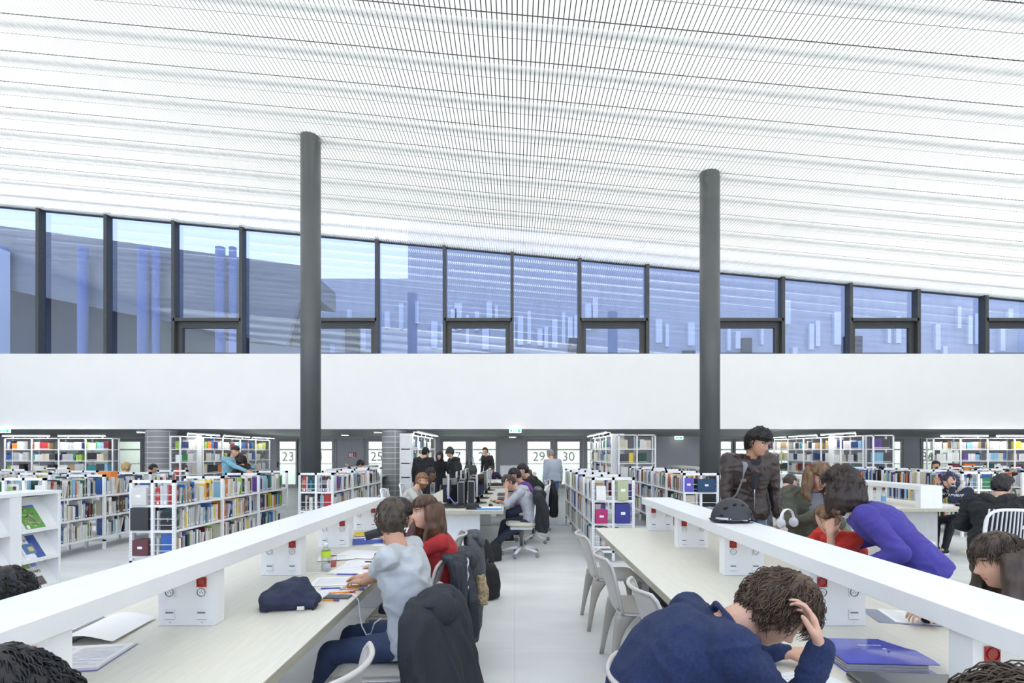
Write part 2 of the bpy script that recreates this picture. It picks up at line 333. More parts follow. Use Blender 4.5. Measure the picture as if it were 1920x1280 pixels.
def gd(i,num,side,label=None):
    a,b_=spans[i]; d=bpy.data.objects.new('door_%d'%(i+1),None); COL.objects.link(d); d['kind']='structure'; d.location=((a+b_)/2,YW,0)
    w_=(b_-a)/2
    f=MB()
    for x0,x1,z0,z1 in ((-w_-.09,-w_+.03,0,2.12),(w_-.03,w_+.09,0,2.12),(-w_+.03,w_-.03,2.0,2.12),(-w_+.03,w_-.03,0,.14)): f.box(x0,x1,-.035,.03,z0,z1)
    f.build('door_frame',mat('door_frame_grey',(.36,.375,.40),.45),d)
    g=MB(); g.box(-w_+.03,w_-.03,.05,.055,.14,2.0); g.build('glass_pane',MATS['frosted_glass'],d)
    s=MB(); s.box(-w_+.03,w_-.03,.035,.048,1.02,1.05); s.box(-w_+.03,w_-.03,.035,.048,1.62,1.68); s.build('frosted_stripe',mat('stripe_film',(.62,.68,.64),.5),d)
    if side:
        h=MB(); x=side*(w_+.03); h.box(x-.03,x+.03,-.05,-.036,.88,1.12); h.tube([(x,-.05,1.03),(x,-.085,1.03),(x-side*.13,-.085,1.03)],.010,8); h.build('door_handle',BLACK,d)
    if num: text_mesh(num,.56,'door_number',mat('number_grey',(.58,.64,.60),.5),d,(0,.034,1.33),(PI/2,0,0))
    return d
for i,num,side in [(0,None,0),(1,None,0),(2,None,0),(3,'23',-1),(4,'24',0),(5,'25',0),(6,'27',1),(7,'28',-1),(8,'29',1),(9,'30',0),(10,None,0),(11,None,0),(12,None,0),(13,None,0),(14,None,0),(15,'36',0),(16,None,0)]: gd(i,num,side)
# plain service door with a red sign
d=bpy.data.objects.new('door_20',None); COL.objects.link(d); d['kind']='structure'; d.location=(gx(657,YW),YW,0)
f=MB(); f.box(-.58,.58,-.03,-.002,0,2.08); f.build('door_leaf',mat('door_leaf_grey',(.37,.385,.43),.5),d,bevel=.004)
f=MB(); f.box(-.63,-.585,-.045,-.002,0,2.13); f.box(.585,.63,-.045,-.002,0,2.13); f.box(-.63,.63,-.045,-.002,2.085,2.13); f.build('door_frame',mat('door_frame_grey',(.3,.3,.3)),d)
f=MB(); f.tube([(.5,-.03,1.02),(.5,-.08,1.02),(.34,-.08,1.02)],.011,8); f.box(.47,.53,-.045,-.03,.9,1.08); f.build('door_handle',BLACK,d)
sg=thing('door_sign','red and white notice fixed on the grey door beyond the left column','sign',(gx(661,YW),YW-.034,1.42))
f=MB(); f.box(-.17,.17,-.008,0,-.11,.11); f.build('sign_panel',mat('sign_red',(.45,.02,.04),.4),sg)
f=MB(); f.box(-.15,-.05,-.011,-.008,-.08,.08); f.box(-.03,.03,-.011,-.008,-.09,.09); f.box(.09,.11,-.011,-.008,-.05,.08); f.box(-.02,.14,-.0112,-.008,-.1,-.075); f.build('pictogram',PAPER,sg)
# tiled round columns behind the band
def tiled(px,Y,r=.43):
    m=MB(); n=40; vs=[];
    for z in (0,2.33):
        for j in range(n+1): a=2*PI*j/n; vs.append((r*math.cos(a),r*math.sin(a),z))
    m.add(vs,[(j,j+1,n+2+j,n+1+j) for j in range(n)])
    o=m.build('round_column',MATS['grey_tile'],None,True); o.location=(gx(px,Y),Y,0)
    uv=o.data.uv_layers.new(name='UVMap')
    for l in o.data.loops:
        vi=l.vertex_index; uv.data[l.index].uv=((vi%(n+1))/n*2*PI*r,0 if vi<=n else 2.33)
    o['kind']='structure'; return o
tiled(739,18.15); 
t_=tiled(304,18.15,.5)
# two big steel columns
for i,x in enumerate((-4.83,4.62)):
    m=MB(); zt=ceil_z(x)+.2; m.lathe([(.228,0),(.228,zt)],48)
    o=struct('steel_column',m,COLM,smooth=True); o.location=(x,YC,0)
    m=MB(); m.lathe([(.27,0),(.27,.012),(.232,.014)],48); q_=m.build('base_ring',DARKF,o,True)
# windows along the top of the band
GY=YB+.27; MP=2.374
def wx(k): return -.09+k*MP
for k in range(-8,9):
    x0=wx(k); x1=wx(k+1); wn=bpy.data.objects.new('window_%d'%(k+9),None); COL.objects.link(wn); wn['kind']='structure'; wn.location=(x0,YB,0)
    f=MB(); zt=ceil_z(x0)+.12
    f.box(-.055,.055,0.02,.30,SILL-.02,zt); f.build('window_mullion',DARKF,wn)
    f=MB(); W=x1-x0; zl=ceil_z(x0)+.1; zr=ceil_z(x1)+.1; low=(k%2!=0) and -5<=k<8
    zb=6.22 if low else SILL
    f.add([(.055,.262,zb),(W-.055,.262,zb),(W-.055,.262,zr),(.055,.262,zl)],[(0,1,2,3)]); f.build('window_pane',MATS['window_glass'],wn)
    f=MB(); f.box(.055,W-.055,.2,.3,SILL-.02,SILL+.03); f.add([(.055,.22,zl-.12),(W-.055,.22,zr-.12),(W-.055,.30,zr-.12),(.055,.30,zl-.12),(.055,.22,zl-.02),(W-.055,.22,zr-.02),(W-.055,.30,zr-.02),(.055,.30,zl-.02)],[(0,3,2,1),(4,5,6,7),(0,1,5,4),(2,3,7,6)]); f.build('window_rail',DARKF,wn)
    if low:
        f=MB(); f.box(.0,W,.02,.30,6.13,6.24); f.build('transom',DARKF,wn)
        f=MB(); a=.06; b_=W-.06
        f.box(a,b_,.18,.30,5.93,6.13); f.box(a,b_,.18,.30,SILL,SILL+.07); f.box(a,a+.17,.18,.30,SILL+.07,5.93); f.box(b_-.17,b_,.18,.30,SILL+.07,5.93)
        f.box(a+.04,b_-.04,.16,.18,6.0,6.03); sa=f.build('window_sash',DARKF,wn)
        f=MB(); f.add([(a+.17,.25,SILL+.07),(b_-.17,.25,SILL+.07),(b_-.17,.25,5.93),(a+.17,.25,5.93)],[(0,1,2,3)]); f.build('window_pane',MATS['window_glass'],sa)
# ---- lights fixed to the low ceiling
def downlight(px,Y,py,lab):
    z=1.55-(py-847)*Y/950; t=thing('ceiling_light',lab,'ceiling light',(gx(px,Y),Y,z))
    f=MB(); f.lathe([(.16,.0),(.17,.012),(.17,.06)],24); f.build('light_trim',WHITE,t,True)
    f=MB(); f.lathe([(.001,-.004),(.14,-.003),(.145,.002)],24,cap=False); f.build('light_diffuser',emat('lamp_white',(1,1,1),9),t,True)
downlight(462,18.6,807,'round ceiling light over the dark haired embracing couple'); downlight(647,21,816,'round ceiling light above the grey door with the red sign')
downlight(1043/4+700-0,21,820-.5,'round ceiling light in front of the fine tiled wall'); downlight(1798,18.4,806,'round ceiling light at the far right under the white band')
downlight(266,18.0,811,'small ceiling light left of the big tiled column'); downlight(709,18.4,811,'ceiling light left of the smaller tiled column')
def exitsign(px,py,Y,lab,w_=.42,rz=0):
    z=1.55-(py-847)*Y/950; t=thing('exit_sign',lab,'exit sign',(gx(px,Y),Y,z),rz)
    f=MB(); f.box(-w_/2,w_/2,-.02,.02,-.06,.08); f.build('sign_box',emat('sign_white',(.9,1,.95),1.6),t)
    f=MB(); f.box(-w_/2+.03,-w_/2+.11,-.024,-.02,-.03,.05); f.box(w_/2-.13,w_/2-.03,-.024,-.02,-.04,.06); f.box(-.08,.06,-.024,-.02,-.01,.03); f.build('green_pictogram',emat('sign_green',(.02,.5,.25),1.2),t)
exitsign(966,808,17.6,'green and white exit sign hanging at the middle of the white band')
exitsign(8,808,17.6,'green and white exit sign at the far left edge'); exitsign(1273,821,21.8,'green lit exit sign on the grey wall right of the tall shelves',.36)
# ================================================================ OUTSIDE (seen through the glass)
NAVY=mat('facade_navy',(.010,.014,.045),.6,var=.4,scale=.7,stretch=(3,1,.3)); PBLUE=mat('facade_pale',(.47,.49,.54),.6,var=.08,scale=.5,stretch=(4,1,1))
bd=thing('facade_building','pale blue and white building seen through the upper windows','building',(0,37,0))
f=MB(); f.box(-19,40,0,3,-2,14.2); f.box(-8,40,1,4,14.2,24); f.build('facade_wall',PBLUE,bd)
f=MB(); rr=random.Random(5)
for i in range(96):
    f=MB(); x=-17+i*.58+rr.uniform(-.2,.2); z=rr.choice([5.4,6.8,9.2,10.6])+rr.uniform(-.3,.3); f.box(x,x+rr.uniform(.18,.5),-.25,0,z,z+rr.uniform(1.2,2.4)); f.build('facade_panel',mat('facade_panel_white',(.80,.83,.88),.5,var=.05),bd)
f=MB()
for x,w_ in [(-12.3,1.0),(-7.6,.8),(3.9,1.1),(12.2,.9),(16.5,.7),(24,1.2),(-9.6,.3)]: f=MB(); f.box(x,x+w_,-.3,.1,-2,rr.uniform(8.2,10.6)); f.build('facade_window',NAVY,bd)
for i in range(26): f=MB(); x=-12+i*2; f.box(x,x+.9,-.1,.1,5.2,6.3); f.build('facade_window',NAVY,bd)
bd=thing('dark_building','dark navy building with pale columns seen through the left windows','building',(0,30,0))
f=MB(); f.box(-44,-14,2,5,-2,12); f.build('dark_wall',NAVY,bd)
f=MB(); f.add([(-44,-1,14.6),(-12,-1,10.9),(-12,4,10.9),(-44,4,14.6),(-44,-1,16.4),(-12,-1,12.2),(-12,4,12.2),(-44,4,16.4)],[(0,3,2,1),(4,5,6,7),(0,1,5,4),(2,3,7,6),(1,2,6,5),(0,4,7,3)])
f.add([(-40,-1.2,13.0),(-13,-1.2,7.6),(-12,-1.2,10.95),(-40,-1.2,14.2),(-40,-.9,13.0),(-13,-.9,7.6),(-12,-.9,10.95),(-40,-.9,14.2)],[(0,1,2,3),(7,6,5,4),(0,4,5,1),(2,6,7,3),(1,5,6,2),(0,3,7,4)])
f.build('canopy',mat('canopy_grey',(.20,.205,.225),.7,var=.12,scale=.6,stretch=(1,1,8)),bd)
for x,r_ in [(-29.6,.36),(-25,.25),(-21.6,.3),(-20.9,.2),(-17.3,.26),(-16.6,.2)]:
    f=MB(); f.lathe([(r_,-2),(r_,13)],20); c_=f.build('pale_column',mat('column_pale_blue',(.15,.20,.38),.5),bd,True); c_.location=(x+.8,-1.6,0)
f=MB(); f.tube([(-36,-4,6.6),(-20,-4,5.9)],.05,6)
for i in range(60): x=-36+i*.27; f.tube([(x,-4,3.8),(x,-4,6.6-(x+36)*.7/16)],.02,4)
f.build('railing',mat('rail_blue',(.2,.26,.5),.4),bd)
m=MB(); m.box(-70,70,24.3,80,-2.2,-2); struct('ground',m,mat('ground_dark',(.05,.055,.08),.9))
# ================================================================ TABLES
def socket(parent,x,z,y,red=True):
    for i,(zz,mt,kind) in enumerate(((z,RED,'power_socket'),(z-.047,WHITE,'power_socket'),(z-.15,WHITE,'data_socket'))):
        f=MB(); f.box(-.0225,.0225,-.004,0,-.0225,.0225)
        if kind=='power_socket':
            f.lathe([(.0175,-.0045),(.0195,-.0045),(.0195,-.0075),(.018,-.0075)],20,1 if mt is WHITE else 2,M=Matrix.Rotation(PI/2,4,'X')@Matrix.Translation((0,0,.0115)),cap=False)
            for dx,dz in ((-.006,-.002),(.006,-.002),(0,.006)): f.box(dx-.0018,dx+.0018,-.0052,-.004,dz-.0018,dz+.0018,1)
        else: f.box(-.018,.018,-.0055,-.004,.005,.012,1); f.box(-.010,.010,-.006,-.004,-.017,-.001,0); f.box(-.0225,.0225,-.0045,-.004,-.0245,-.0225,1)
        o=f.build(kind,[mt,mat('socket_shadow',(.16,.17,.17),.5),mat('socket_dark_red',(.18,.01,.008),.4)],parent); o.location=(x,y,zz)
        if mt is RED: o['label']='red power socket'
def study_table(name,lab,xc,y0,y1,rows,gap_cells=False,sx=1,half=.645):
    t=thing(name,lab,'table',(xc,y0,0)); L=y1-y0
    f=MB(); f.box(-half,half,0,L,.70,.74); f.build('desktop',[LAM],t,bevel=.002)
    f=MB(); f.box(-half-.0025,-half+.0,0,L,.695,.738); f.box(half,half+.0025,0,L,.695,.738); f.box(-half,half,-.003,0,.695,.738); f.box(-half,half,L,L+.003,.695,.738); f.build('desk_edge',LAME,t)
    f=MB(); f.box(-.152,.152,0,L,.998,1.066); f.build('raised_shelf',WHITE,t,bevel=.0025)
    for yy in rows:
        s_=bpy.data.objects.new('shelf_support',None)
        f=MB(); f.box(-.13,.13,0,.085,.741,.997); so=f.build('shelf_support',WHITE,t,bevel=.001); so.location=(0,yy-y0,0)
        for x in (-.074,.074): socket(so,x,.965-.02,-.0005)
        f=MB()
        for x in (-.074,.074): f.lathe([(.0001,0),(.003,0),(.003,.001)],8,0,M=Matrix.Translation((x,-.0,.757))@Matrix.Rotation(PI/2,4,'X'))
        f.build('screw',CHROME,so)
    for yy in (.25,L/2,L-.35):
        f=MB(); f.box(-.30,.30,yy,yy+.08,0,.70); f.build('leg',mat('table_leg_grey',(.5,.51,.5),.5),t,bevel=.002)
    f=MB(); f.box(-.02,.02,.3,L-.3,.35,.69); f.build('modesty_panel',WHITE,t)
    return t
XL=-1.531; XR=1.505
rowsY=[-.5,.44,1.52,2.36,3.32,4.28,5.22]
TL=study_table('study_table','long pale wood study table on the left with white raised shelf, open binder on it',XL,-.8,5.4,rowsY)
TR=study_table('study_table','long pale wood study table on the right carrying the black helmet on its shelf',XR,-.8,5.4,rowsY,half=.645)
T3=study_table('study_table','white partitioned table at the right, bin under its end, woman in headscarf beside it',5.97,7.26,11.6,[7.3,8.3,9.3,10.3,11.4])
f=MB(); f.box(-.155,.155,-.004,.03,.741,.998); f.build('end_panel',WHITE,T3)
T4=study_table('study_table','far table behind the left steel column where the man in a cap reads',-5.15,14.2,18.6,[14.3,15.7,17,18.4])
T5=study_table('study_table','far empty table with grey carrel shelf left of the right steel column',5.9,14.4,19,[14.5,16,17.5,18.8])
T6=study_table('study_table','far table beyond the low shelves at the right, thin grey shelf on top',11.6,13.2,17,[13.3,15,16.8])
# ================================================================ PC tables
def pc_table(lab,xc,y0,y1,w_=.70):
    t=thing('computer_table',lab,'table',(xc,y0,0)); L=y1-y0
    f=MB(); f.box(-w_,w_,0,L,.70,.74); f.build('desktop',LAM,t,bevel=.002)
    f=MB(); f.box(-w_,w_,-.004,0,.692,.738); f.box(w_,w_+.003,0,L,.692,.738); f.box(-w_-.003,-w_,0,L,.692,.738); f.build('desk_edge',LAME,t)
    for yy in (.25,L-.5):
        f=MB(); f.box(-.36,.36,yy,yy+.1,0,.70); f.build('leg',WHITE,t,bevel=.002)
    f=MB(); f.box(-.25,.25,.3,L-.4,.52,.66); f.build('cable_tray',WHITE,t)
    return t
PCT=pc_table('computer table in the middle covered with screens and black cables',-.86,7.0,11.2)
PCU=pc_table('second computer table behind the screens, papers and a black case on it',-.80,11.9,15.0)
# low white cabinet at the back centre
t=thing('cabinet','small white cabinet standing in front of the fine tiled wall','cabinet',(gx(958,20),20,0)); f=MB(); f.box(-.42,.42,-.3,.3,.05,1.02); f.build('cabinet_body',WHITE,t,bevel=.004); f=MB(); f.box(-.40,-.005,-.32,-.3,.08,.98); f.build('door',PAINT,t,bevel=.002); f=MB(); f.box(.005,.40,-.32,-.3,.08,.98); f.build('door',PAINT,t,bevel=.002); f=MB(); f.box(-.36,.36,-.25,.25,0,.05); f.build('plinth',BLACK,t)
# ================================================================ CHAIRS
def chair_proto(name,lab,shell=CHS,legm=CHL):
    t=thing(name,lab,'chair')   # local: sitter faces +Y
    # backrest: curved panel with thick rolled rim
    m=MB(); nu,nv=14,12; g=[]
    for side in (0,1):
        for i in range(nv+1):
            a=i/nv; z=.44+.37*a; yb=-.20-.10*a-.02*a*a
            hw=(.205+.015*math.sin(a*PI))*(1 if a<.85 else 1-.10*((a-.85)/.15)**2)
            for j in range(nu+1):
                b=j/nu*2-1; x=hw*b; y=yb+.055*(b*b)*(.5+.6*a)+ (-.014 if side else 0)- (.02*max(0,(a-.86)/.14)**2)
                g.append((x,y,z))
    n1=(nu+1)*(nv+1)
    fs=[]
    for i in range(nv):
        for j in range(nu):
            q=i*(nu+1)+j; fs.append((q,q+1,q+nu+2,q+nu+1)); fs.append((n1+q,n1+q+nu+1,n1+q+nu+2,n1+q+1))
    def rim(a,b): fs.append((a,a+n1,b+n1,b))
    for j in range(nu): rim(j+1,j); rim(nv*(nu+1)+j,nv*(nu+1)+j+1)
    for i in range(nv): rim(i*(nu+1),(i+1)*(nu+1)); rim((i+1)*(nu+1)+nu,i*(nu+1)+nu)
    m.add(g,fs); m.build('backrest',shell,t,True)
    m=MB(); pts=[g[i*(nu+1)] for i in range(nv+1)]+[g[nv*(nu+1)+j] for j in range(1,nu)]+[g[i*(nu+1)+nu] for i in range(nv,-1,-1)]
    pts=[(x,y-.004,z) for x,y,z in pts]; m.tube(pts,.011,8); m.build('back_rim',shell,t,True)
    # seat
    m=MB(); g=[]; nu,nv=12,12
    for side in (0,1):
        for i in range(nv+1):
            a=i/nv; y=-.21+.43*a
            for j in range(nu+1):
                b=j/nu*2-1; hw=.205+.02*math.sin(a*PI*.9); z=.455-.014*(1-b*b)*math.sin(a*PI)-(.03*max(0,(a-.85)/.15)**2)-(.022 if side else 0)+.015*max(0,1-a*5)**2
                g.append((hw*b,y,z))
    n1=(nu+1)*(nv+1); fs=[]
    for i in range(nv):
        for j in range(nu):
            q=i*(nu+1)+j; fs.append((q,q+1,q+nu+2,q+nu+1)); fs.append((n1+q,n1+q+nu+1,n1+q+nu+2,n1+q+1))
    for j in range(nu): rim(j+1,j); rim(nv*(nu+1)+j,nv*(nu+1)+j+1)
    for i in range(nv): rim(i*(nu+1),(i+1)*(nu+1)); rim((i+1)*(nu+1)+nu,i*(nu+1)+nu)
    m.add(g,fs); m.build('seat',shell,t,True)
    for sx in (-1,1):
        for sy in (-1,1):
            m=MB(); yt=-.19 if sy<0 else .17; yf=-.26 if sy<0 else .21
            secs=[]
            for a in [0,.12,.25,.4,.6,.8,1]:
                z=.445*(1-a)+.002; x=sx*(.19+.035*a); y=yt+(yf-yt)*a; w_=.030+.055*(1-a)**4; d_=.013+.004*(1-a)
                secs.append(((x,y-sy*.055*(1-a)**5,z),V((0,1,0)),V((1,0,0)),w_*(.55+.45*(1-a)),d_))
            m.loft(secs,10,p=.7); m.build('leg',legm,t,True)
    return t
ch0=chair_proto('shell_chair','pale grey shell chair farthest along the right table, empty and seen from behind')
ch0.location=(.90,4.6,0); ch0.rotation_euler=(0,0,-PI/2)
def chair(x,y,rz,lab,group=None): return dup(ch0,(x,y,0),rz,lab,group)
chair(.92,3.66,-PI/2-.03,'middle one of the empty pale shell chairs tucked under the right table')
chair(.98,2.82,-PI/2+.05,'nearest empty shell chair at the right table, beside the navy backpack')
chair(.66,1.68,-PI/2,'shell chair under the bent man in the navy pullover')
chair(-.86,1.80,PI/2-.1,'empty shell chair at the bottom left, its pale rim against the table edge')
chair(-.71,2.68,PI/2,'shell chair the man in the grey shirt sits on, black coat over its back')
chair(-.78,3.6,PI/2,'shell chair of the woman in the red jumper with dark scarf and coat on it')
chair(-.78,4.6,PI/2,'shell chair of the person in maroon leaning on the left table')
chair(2.55,3.55,PI/2,'shell chair of the person in the bright red shirt')
chair(2.62,4.65,PI/2+.3,'shell chair with an olive jacket hanging behind the bike helmet')
chair(2.5,2.1,PI/2,'shell chair of the long haired woman at the lower right')
chair(-2.55,1.75,-PI/2,'shell chair behind the left table under the black haired person')
t=thing('stool','pale stool under the partitioned table, seen between the bin and the woman','stool',(6.30,8.15,0))
m=MB(); m.lathe([(.001,.44),(.17,.44),(.19,.455),(.185,.47),(.001,.472)],28); m.build('seat',CHS,t,True)
for sx in (-1,1):
    for sy in (-1,1): m=MB(); m.tube([(sx*.11,sy*.11,.445),(sx*.17,sy*.17,0)],[.017,.011],8); m.build('leg',CHL,t,True)
chair(6.95,7.75,PI/2,'pale chair the woman in the patterned headscarf sits on')
chair(3.0,4.1,2.2,'pale chair standing behind the woman in purple blue, legs showing by the bin')
chair(3.95,7.2,-.6,'chair of the man in the grey flecked jumper, green coat on its back')
chair(-4.2,14.75,PI/2,'far chair of the reading man in a cap')
chair(-8.9,11.45,.3,'far chair of the curly blonde person at the left'); chair(-9.7,13.05,-.6,'far chair of the black haired person next to the big tiled column')
# office chairs
def office_proto(lab):
    t=thing('office_chair',lab,'office chair')
    m=MB(); secs=[((0,0,.455),V((1,0,0)),V((0,1,0)),.22,.21),((0,0,.475),V((1,0,0)),V((0,1,0)),.245,.235),((0,0,.50),V((1,0,0)),V((0,1,0)),.24,.23),((0,0,.512),V((1,0,0)),V((0,1,0)),.19,.18)]
    m.loft(secs,28,p=.6); m.build('seat',mat('seat_cream',(.62,.60,.50),.7),t,True)
    m=MB(); m.box(-.17,.17,-.17,.17,.40,.455); m.build('seat_pan',WHITE,t,bevel=.02)
    # ribbed backrest
    m=MB(); nu=13; z0,z1=.56,.98
    for j in range(nu):
        b=j/(nu-1)*2-1
        m.tube([(.2*b*(1-.1*abs(a-.4)),-.235-.05*a+.05*b*b,z0+(z1-z0)*a) for a in (0,.25,.5,.75,1)],.0075,6)
    m.build('back_ribs',mat('rib_grey',(.62,.64,.65),.4),t,True)
    m=MB(); ring=[]
    for k in range(28):
        q=2*PI*k/28; cx=math.copysign(abs(math.cos(q))**.55,math.cos(q)); cz=math.copysign(abs(math.sin(q))**.6,math.sin(q))
        a=(cz+1)/2; ring.append((.215*cx,-.235-.05*a+.05*cx*cx,z0+(z1-z0)*a))
    m.tube(ring,.015,8,closed=True); m.build('back_frame',WHITE,t,True)
    m=MB(); m.tube([(0,-.10,.42),(0,-.24,.44),(0,-.27,.60)],[.03,.03,.02],8); m.build('back_bracket',WHITE,t,True)
    m=MB(); m.lathe([(.025,.09),(.025,.28),(.035,.285),(.035,.41)],16); m.build('gas_column',mat('gas_grey',(.2,.2,.2),.3,.5),t,True)
    for k in range(5):
        a=2*PI*k/5+.3; d=V((math.cos(a),math.sin(a),0))
        m=MB(); m.loft([(d*.02+V((0,0,.12)),V((-d.y,d.x,0)),V((0,0,1)),.032,.028),(d*.16+V((0,0,.105)),V((-d.y,d.x,0)),V((0,0,1)),.025,.02),(d*.29+V((0,0,.075)),V((-d.y,d.x,0)),V((0,0,1)),.020,.012)],10,p=.7); ar=m.build('base_arm',WHITE,t,True)
        m=MB(); c=d*.29; Mx=Matrix.Translation(c+V((0,0,.030)))@Matrix.Rotation(a+.6,4,'Z')@Matrix.Rotation(PI/2,4,'X')
        m.lathe([(.001,-.022),(.024,-.022),(.03,-.016),(.03,.016),(.024,.022),(.001,.022)],16,M=Mx); m.tube([c+V((0,0,.07)),c+V((0,0,.045))],.008,6); m.build('caster',mat('caster_grey',(.25,.26,.28),.5),ar,True)
    return t
oc=office_proto('white swivel chair of the man in the grey hoodie, black coat on its back'); oc.location=(.10,7.62,0); oc.rotation_euler=(0,0,PI/2)
dup(oc,(.32,8.75,0),PI/2-.2,'white ribbed swivel chair behind the hoodie man, its bare back turned to the aisle')
dup(oc,(.42,10.1,0),PI/2+.2,'swivel chair of the woman with long hair bent over her phone')
dup(oc,(-1.75,7.75,0),-PI/2,'white swivel chair of the bearded man with glasses')
dup(oc,(-1.75,9.0,0),-PI/2,'swivel chair of the dark skinned person with glasses')
dup(oc,(4.98,5.26,0),-.2,'white ribbed swivel chair at the right edge under the black hooded person')
dup(oc,(-1.62,5.9,0),-PI/2+.5,'white swivel chair with rounded back between table end and computer table')
# ================================================================ COMPUTERS
def monitor_proto():
    t=thing('monitor','','computer screen')
    m=MB(); m.box(-.26,.26,-.018,.018,.12,.46); m.box(-.16,.16,-.045,-.018,.19,.39); m.build('housing',BLACK,t,bevel=.006)
    m=MB(); m.box(-.245,.245,.0182,.0195,.138,.445); m.build('display',mat('screen_black',(.01,.011,.014),.08),t)
    m=MB(); m.box(-.264,-.260,-.016,.016,.12,.46); m.box(.260,.264,-.016,.016,.12,.46); m.box(-.26,.26,-.016,.016,.460,.464); m.build('bezel',mat('silver_bezel',(.5,.51,.52),.35,.4),t)
    m=MB(); m.tube([(0,-.03,.02),(0,-.045,.25)],[.03,.022],8); m.lathe([(.11,0),(.11,.012),(.03,.022)],20); m.build('stand',BLACK,t,True); return t
mo=monitor_proto(); mo['label']='black computer screen nearest to the bearded man, turned to him'; mo.location=(-1.02,7.75,.741); mo.rotation_euler=(0,0,PI/2+.15)
mo['group']=None; del mo['group']
for x,y,rz,lab in [(-1.0,8.75,PI/2+.1,'black screen facing the dark skinned person with glasses'),(-1.0,9.7,PI/2,'third black screen on the left half of the middle table'),(-1.0,10.6,PI/2,'farthest black screen on the left half of the middle table'),
    (-.55,8.05,-PI/2-.12,'slim silver-edged screen nearest to the man in the grey hoodie'),(-.55,8.9,-PI/2-.1,'second silver-edged screen behind the one of the hoodie man'),(-.52,9.8,-PI/2,'third screen on the aisle half of the middle table'),(-.52,10.7,-PI/2,'farthest screen on the aisle half of the middle table')]:
    dup(mo,(x,y,.741),rz,lab)
def pc_proto():
    t=thing('computer_tower','','computer'); m=MB(); m.box(-.05,.05,-.17,.17,0,.36); m.build('case',BLACK,t,bevel=.004)
    m=MB(); m.box(-.048,.048,-.178,-.17,.01,.35); m.build('front_panel',BLACKM,t); m=MB(); m.box(-.05,-.044,-.181,-.17,.0,.36); m.box(.044,.05,-.181,-.17,0,.36); m.box(-.05,.05,-.181,-.17,.354,.36); m.build('silver_trim',mat('silver_bezel',(.5,.5,.5)),t); return t
pc=pc_proto(); pc.location=(-.80,7.72,.741); pc['label']='black computer tower with silver edges in the middle of the screens'
dup(pc,(-.68,7.9,.741),.1,'computer tower beside the silver-edged one, nearest the hoodie man'); dup(pc,(-.86,8.5,.741),0,'computer tower behind the blue cable'); dup(pc,(-.72,8.9,.741),0,'computer tower between the second pair of screens'); dup(pc,(-.78,9.9,.741),0,'farthest computer tower on the middle table')
t=thing('box_computer','','computer',(-1.0,7.98,.741)); t['label']='boxy black back of a large screen beside the first screen'; m=MB(); m.box(-.12,.10,-.10,.10,.02,.40); m.build('housing',BLACKM,t,bevel=.02); m=MB(); m.box(-.12,.1,-.11,-.1,.3,.40); m.build('top_cover',mat('grey_plastic',(.3,.31,.31),.4),t)
def kb_proto():
    t=thing('keyboard','','keyboard'); m=MB(); m.box(-.22,.22,-.075,.075,0,.018); m.build('keyboard_base',BLACK,t,bevel=.004)
    m=MB()
    for r_ in range(5):
        for c in range(14): m.box(-.205+c*.0295,-.205+c*.0295+.024,-.06+r_*.026,-.06+r_*.026+.02,.018,.024)
    o=m.build('keys',mat('key_grey',(.09,.09,.1),.5),t); return t
kb=kb_proto(); kb.location=(-.27,8.15,.741); kb.rotation_euler=(0,0,-PI/2+.3); kb['label']='black keyboard between the silver-edged screen and the hoodie man'
dup(kb,(-.22,8.75,.741),-PI/2,'black keyboard behind the nearer one on the aisle half'); dup(kb,(-1.28,7.45,.741),PI/2+1.2,'black keyboard at the near left end of the middle table'); dup(kb,(-.25,9.6,.741),-PI/2,'far keyboard next to the purple sleeve')
def mouse(x,y,z,rz,lab):
    t=thing('mouse',lab,'computer mouse',(x,y,z),rz); m=MB(); m.ell((0,0,.008),.032,.055,.026); m.build('mouse_body',BLACK,t,True); m=MB(); m.box(-.004,.004,.02,.04,.028,.035); m.build('wheel',mat('key_grey',(.1,.1,.1)),t)
mouse(-.36,7.6,.741,.4,'black mouse in front of the hoodie man\'s papers'); mouse(-.2,8.45,.741,0,'black mouse between the two aisle-side keyboards')
rc=random.Random(3)
for i,(x,y) in enumerate([(-.95,7.35),(-.75,7.4),(-.85,7.5)]):
    m=MB(); pts=[(x+.5*math.sin(k*.8+i)*.35,y+.3*math.cos(k*.6+i*2)*.6+rc.uniform(-.02,.02),.75+.012*rc.random()+.03*(k%3==0)) for k in range(26)]
    m.tube(pts,.0055,6); o=m.build('cable',BLACK,None,True); tag(o,['tangled black cable at the near end of the middle table','second black cable lying over the tangle beside the black case','black cable coiled closest to the silver-edged tower'][i],'cable')
m=MB(); m.tube([(-.98,7.6,1.08),(-1.0,7.5,1.02),(-.99,7.45,.92),(-.90,7.42,.82),(-.84,7.42,.76)],.008,8); o=m.build('cable',mat('cable_blue',(.2,.25,.72),.4),None,True); tag(o,'blue cable hanging down behind the screens','cable')
m=MB(); m.box(-.11,.11,-.10,.08,0,.02); m.cap((-.06,-.08,.045),.045,(.04,-.02,.045),.04)
o=solid('padded_case',m,BLACKM,None,.012,5); o.location=(-.58,7.22,.742); tag(o,'black padded headset case at the near edge of the middle table','case')
